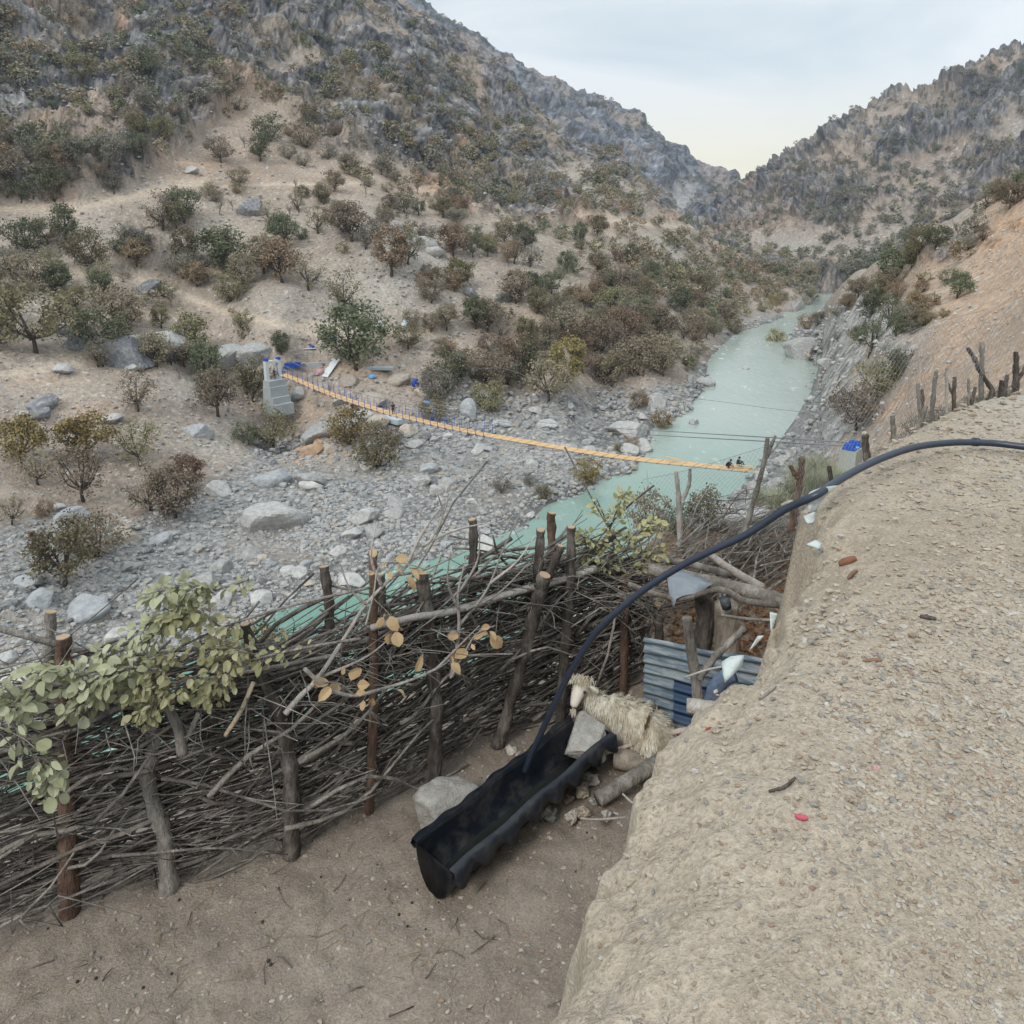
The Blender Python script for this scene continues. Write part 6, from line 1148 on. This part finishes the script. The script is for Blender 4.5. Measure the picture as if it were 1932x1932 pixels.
rad = dict(tail=.03, rump=.17, loin=.21, mid=.22, shoulder=.18, neck1=.11, neck2=.085, head=.086, muzz=.052, nose=.033, hk=.085, hh=.045, hf=.028, ht=.022, fe=.08, fk=.045, ff=.03, hk2=.09, hh2=.05, hf2=.032, fe2=.08, fk2=.045, ff2=.03)
E_ = [('mid','loin'),('loin','rump'),('rump','tail'),('mid','shoulder'),('shoulder','neck1'),('neck1','neck2'),('neck2','head'),('head','muzz'),('muzz','nose'),('rump','hk'),('hk','hh'),('hh','hf'),('hf','ht'),('shoulder','fe'),('fe','fk'),('fk','ff'),('rump','hk2'),('hk2','hh2'),('hh2','hf2'),('shoulder','fe2'),('fe2','fk2'),('fk2','ff2')]
names = ['mid']+[k for k in J if k != 'mid']; ix = {k: i for i, k in enumerate(names)}
gm = skin_mesh('goat_body', [J[k] for k in names], [(ix[a], ix[b]) for a, b in E_], [(rad[k]*.86, rad[k]) if k in ('rump','loin','mid','shoulder') else rad[k] for k in names], 2)
def goat_mat(name, c1, c2, c3):
    n = NT(name); v = n.coord(); f = n.noise(v, 6, 4, .6); f2 = n.noise(v, 60, 2, .6); g = n.n('NewGeometry'); c = n.ramp(f, [(.35, c1), (.52, c2), (.68, c3)]); c = n.mix(n.math('MULTIPLY', g.outputs['Random Per Island'], .45), c, (.42, .36, .26)); return n.fin(c, .75, n.bump(f2, .004, .6), .2)
M_WOOL = goat_mat('cream_wool', (.42, .35, .25), (.58, .53, .43), (.68, .645, .565)); M_TAN = goat_mat('tan_leg_hair', (.28, .17, .09), (.40, .27, .17), (.50, .37, .25)); M_FACE = goat_mat('white_face_hair', (.50, .44, .36), (.62, .58, .51), (.70, .67, .61))
gm.materials.clear()
for m in (M_WOOL, M_TAN, M_FACE): gm.materials.append(m)
hv = Vector(J['head'])
for p in gm.polygons:
    c = p.center; leg = min((c-Vector(J[k])).length for k in ('hf', 'ht', 'ff', 'ff2', 'hf2')) < .07 or (c.z < .07 and c.x > .1 and c.y < -.24)
    p.material_index = 1 if leg else 2 if (c-Vector(J['muzz'])).length < .13 or (c-hv).length < .09 else 0
goat = bpy.data.objects.new('goat', gm); COL.objects.link(goat); goat.matrix_world = GM; tag(goat, 'long haired cream goat lying beside the trough with its head turned', 'goat')
def gchild(mb, name, mats, smooth=True): o = mb.build(name, mats, None, smooth); o.parent = goat; return o
# fleece
rg = np.random.default_rng(8); polys = [(p.center.copy(), p.normal.copy(), p.area, p.material_index) for p in gm.polygons]; ar = np.array([p[2]*(1.0 if p[3] == 0 else .35 if p[3] == 2 else .2) for p in polys]); ar /= ar.sum(); mb = MB()
for i in rg.choice(len(polys), 19000, p=ar):
    c, n, _, mi = polys[i]
    if c.z < .05 or ((c-Vector(J['muzz'])).length < .10): continue
    c = c+Vector(rg.normal(size=3))*.012; dwn = Vector((.25*(1 if c.x > -.25 else -.3), 0, -1)); dwn = dwn-n*dwn.dot(n); L = rg.uniform(.035, .085)*(1.25 if c.z < .3 else .9)*(.28 if mi == 2 else 1); d = (dwn*.9+n*rg.uniform(.06, .22)+Vector(rg.normal(size=3))*.12).normalized()
    lk = Vector((math.sin(c.x*40+c.z*9), math.sin(c.x*21+2)*.4, 0))*.10; d2 = (d*.8+Vector((0, 0, -.5))+lk).normalized(); s = d.cross(n); s = (s.normalized() if s.length > 1e-4 else Vector((1, 0, 0)))*rg.uniform(.003, .0055); a = c-n*.004; b = a+d*L*.5; e = b+d2*L*.5
    if e.z < .0: e.z = .005
    mb.add([a-s, a+s, b+s*.8, b-s*.8, e], [(0, 1, 2, 3), (3, 2, 4)])
fl_ = mb.mesh('fleece', [M_WOOL, M_FACE], False); fo = bpy.data.objects.new('fleece', fl_); COL.objects.link(fo); fo.parent = goat
mb = MB(); bp = Vector(J['nose'])+Vector((0, .03, -.03))
for k in range(60):
    a = bp+Vector(rg.normal(size=3))*.012; e = a+Vector((rg.normal()*.02, rg.normal()*.02-.01, -rg.uniform(.06, .12))); s = Vector((.003, .001, 0)); mb.add([a-s, a+s, e], [(0, 1, 2)])
gchild(mb, 'beard', M_FACE, False)
mb = MB()
for k in range(260):
    a = hv+Vector((rg.normal()*.045, rg.normal()*.03+.02, .07+rg.normal()*.015)); e = a+Vector((rg.normal()*.03, -.05+rg.normal()*.02, -rg.uniform(.0, .05))); s_ = Vector((.003, .001, 0)); mb.add([a-s_, a+s_, e], [(0, 1, 2)])
gchild(mb, 'forelock', M_WOOL, False)
fd = (Vector(J['nose'])-hv).normalized(); _nv = max((v.co for v in gm.vertices if (v.co-Vector(J['nose'])).length < .12), key=lambda c: c.dot(fd)); NT_ = _nv-fd*.004; sdv2 = fd.cross(Vector((0, 0, 1))).normalized(); up2 = sdv2.cross(fd).normalized()
for sg in (-1, 1):
    mb = MB(); b = hv+sdv2*sg*.07+up2*.02-fd*.02; tip = b+sdv2*sg*.11-up2*.13+fd*.02; mid = b.lerp(tip, .5)+sdv2*sg*.035; w = fd*.036
    mb.add([b-w*.5, b+w*.5, mid+w, mid-w, tip, b+up2*.012, mid+up2*.012+sdv2*sg*.01], [(0, 1, 2, 3), (3, 2, 4), (1, 0, 5), (1, 5, 6, 2), (5, 0, 3, 6), (2, 6, 4), (6, 3, 4)]); gchild(mb, 'ear', M_WOOL)
    mb = MB(); V, F = ico(2); c = hv+fd*.055+sdv2*sg*.062+up2*.022; mb.add([Vector(v)*.017+c for v in V], [tuple(f) for f in F]); gchild(mb, 'eye', plain('goat_eye', (.03, .02, .01), .15, .2, 5, 0, .6))
    mb = MB(); c = NT_+sdv2*sg*.013-fd*.004+up2*.008; mb.add([Vector(v)*.011+c for v in V], [tuple(f) for f in F]); gchild(mb, 'nostril', plain('goat_nostril', (.16, .085, .07), .6, .2, 5))
mb = MB(); c = NT_-up2*.014-fd*.006; mb.tube([c-sdv2*.018-fd*.006, c+fd*.004, c+sdv2*.018-fd*.006], .004, 5); gchild(mb, 'mouth', plain('goat_mouth', (.15, .09, .075), .7, .2, 5))
for k in ('ht', 'ff'):
    mb = MB(); c = Vector(J[k]); mb.box(c+Vector((-.03, -.006, -.002)), (.05, .045, .035), None, 0, .8); gchild(mb, 'hoof', plain('hoof', (.10, .06, .04), .6, .3, 20), False)
# ================================================================ air between here and the far mountains
hz = NT('haze_air'); hz.t.nodes.remove(hz.b); pv_ = hz.n('VolumePrincipled', {'Color': (.72, .82, .95), 'Density': .00015, 'Anisotropy': .2}); hz.t.links.new(pv_.outputs[0], hz.out.inputs['Volume'])
mb = MB(); mb.box((50, 1310, 225), (3300, 2940, 556)); ho = mb.build('haze', hz.mat, None, False); tag(ho, 'thin bluish haze filling the valley', 'haze', None, 'stuff')
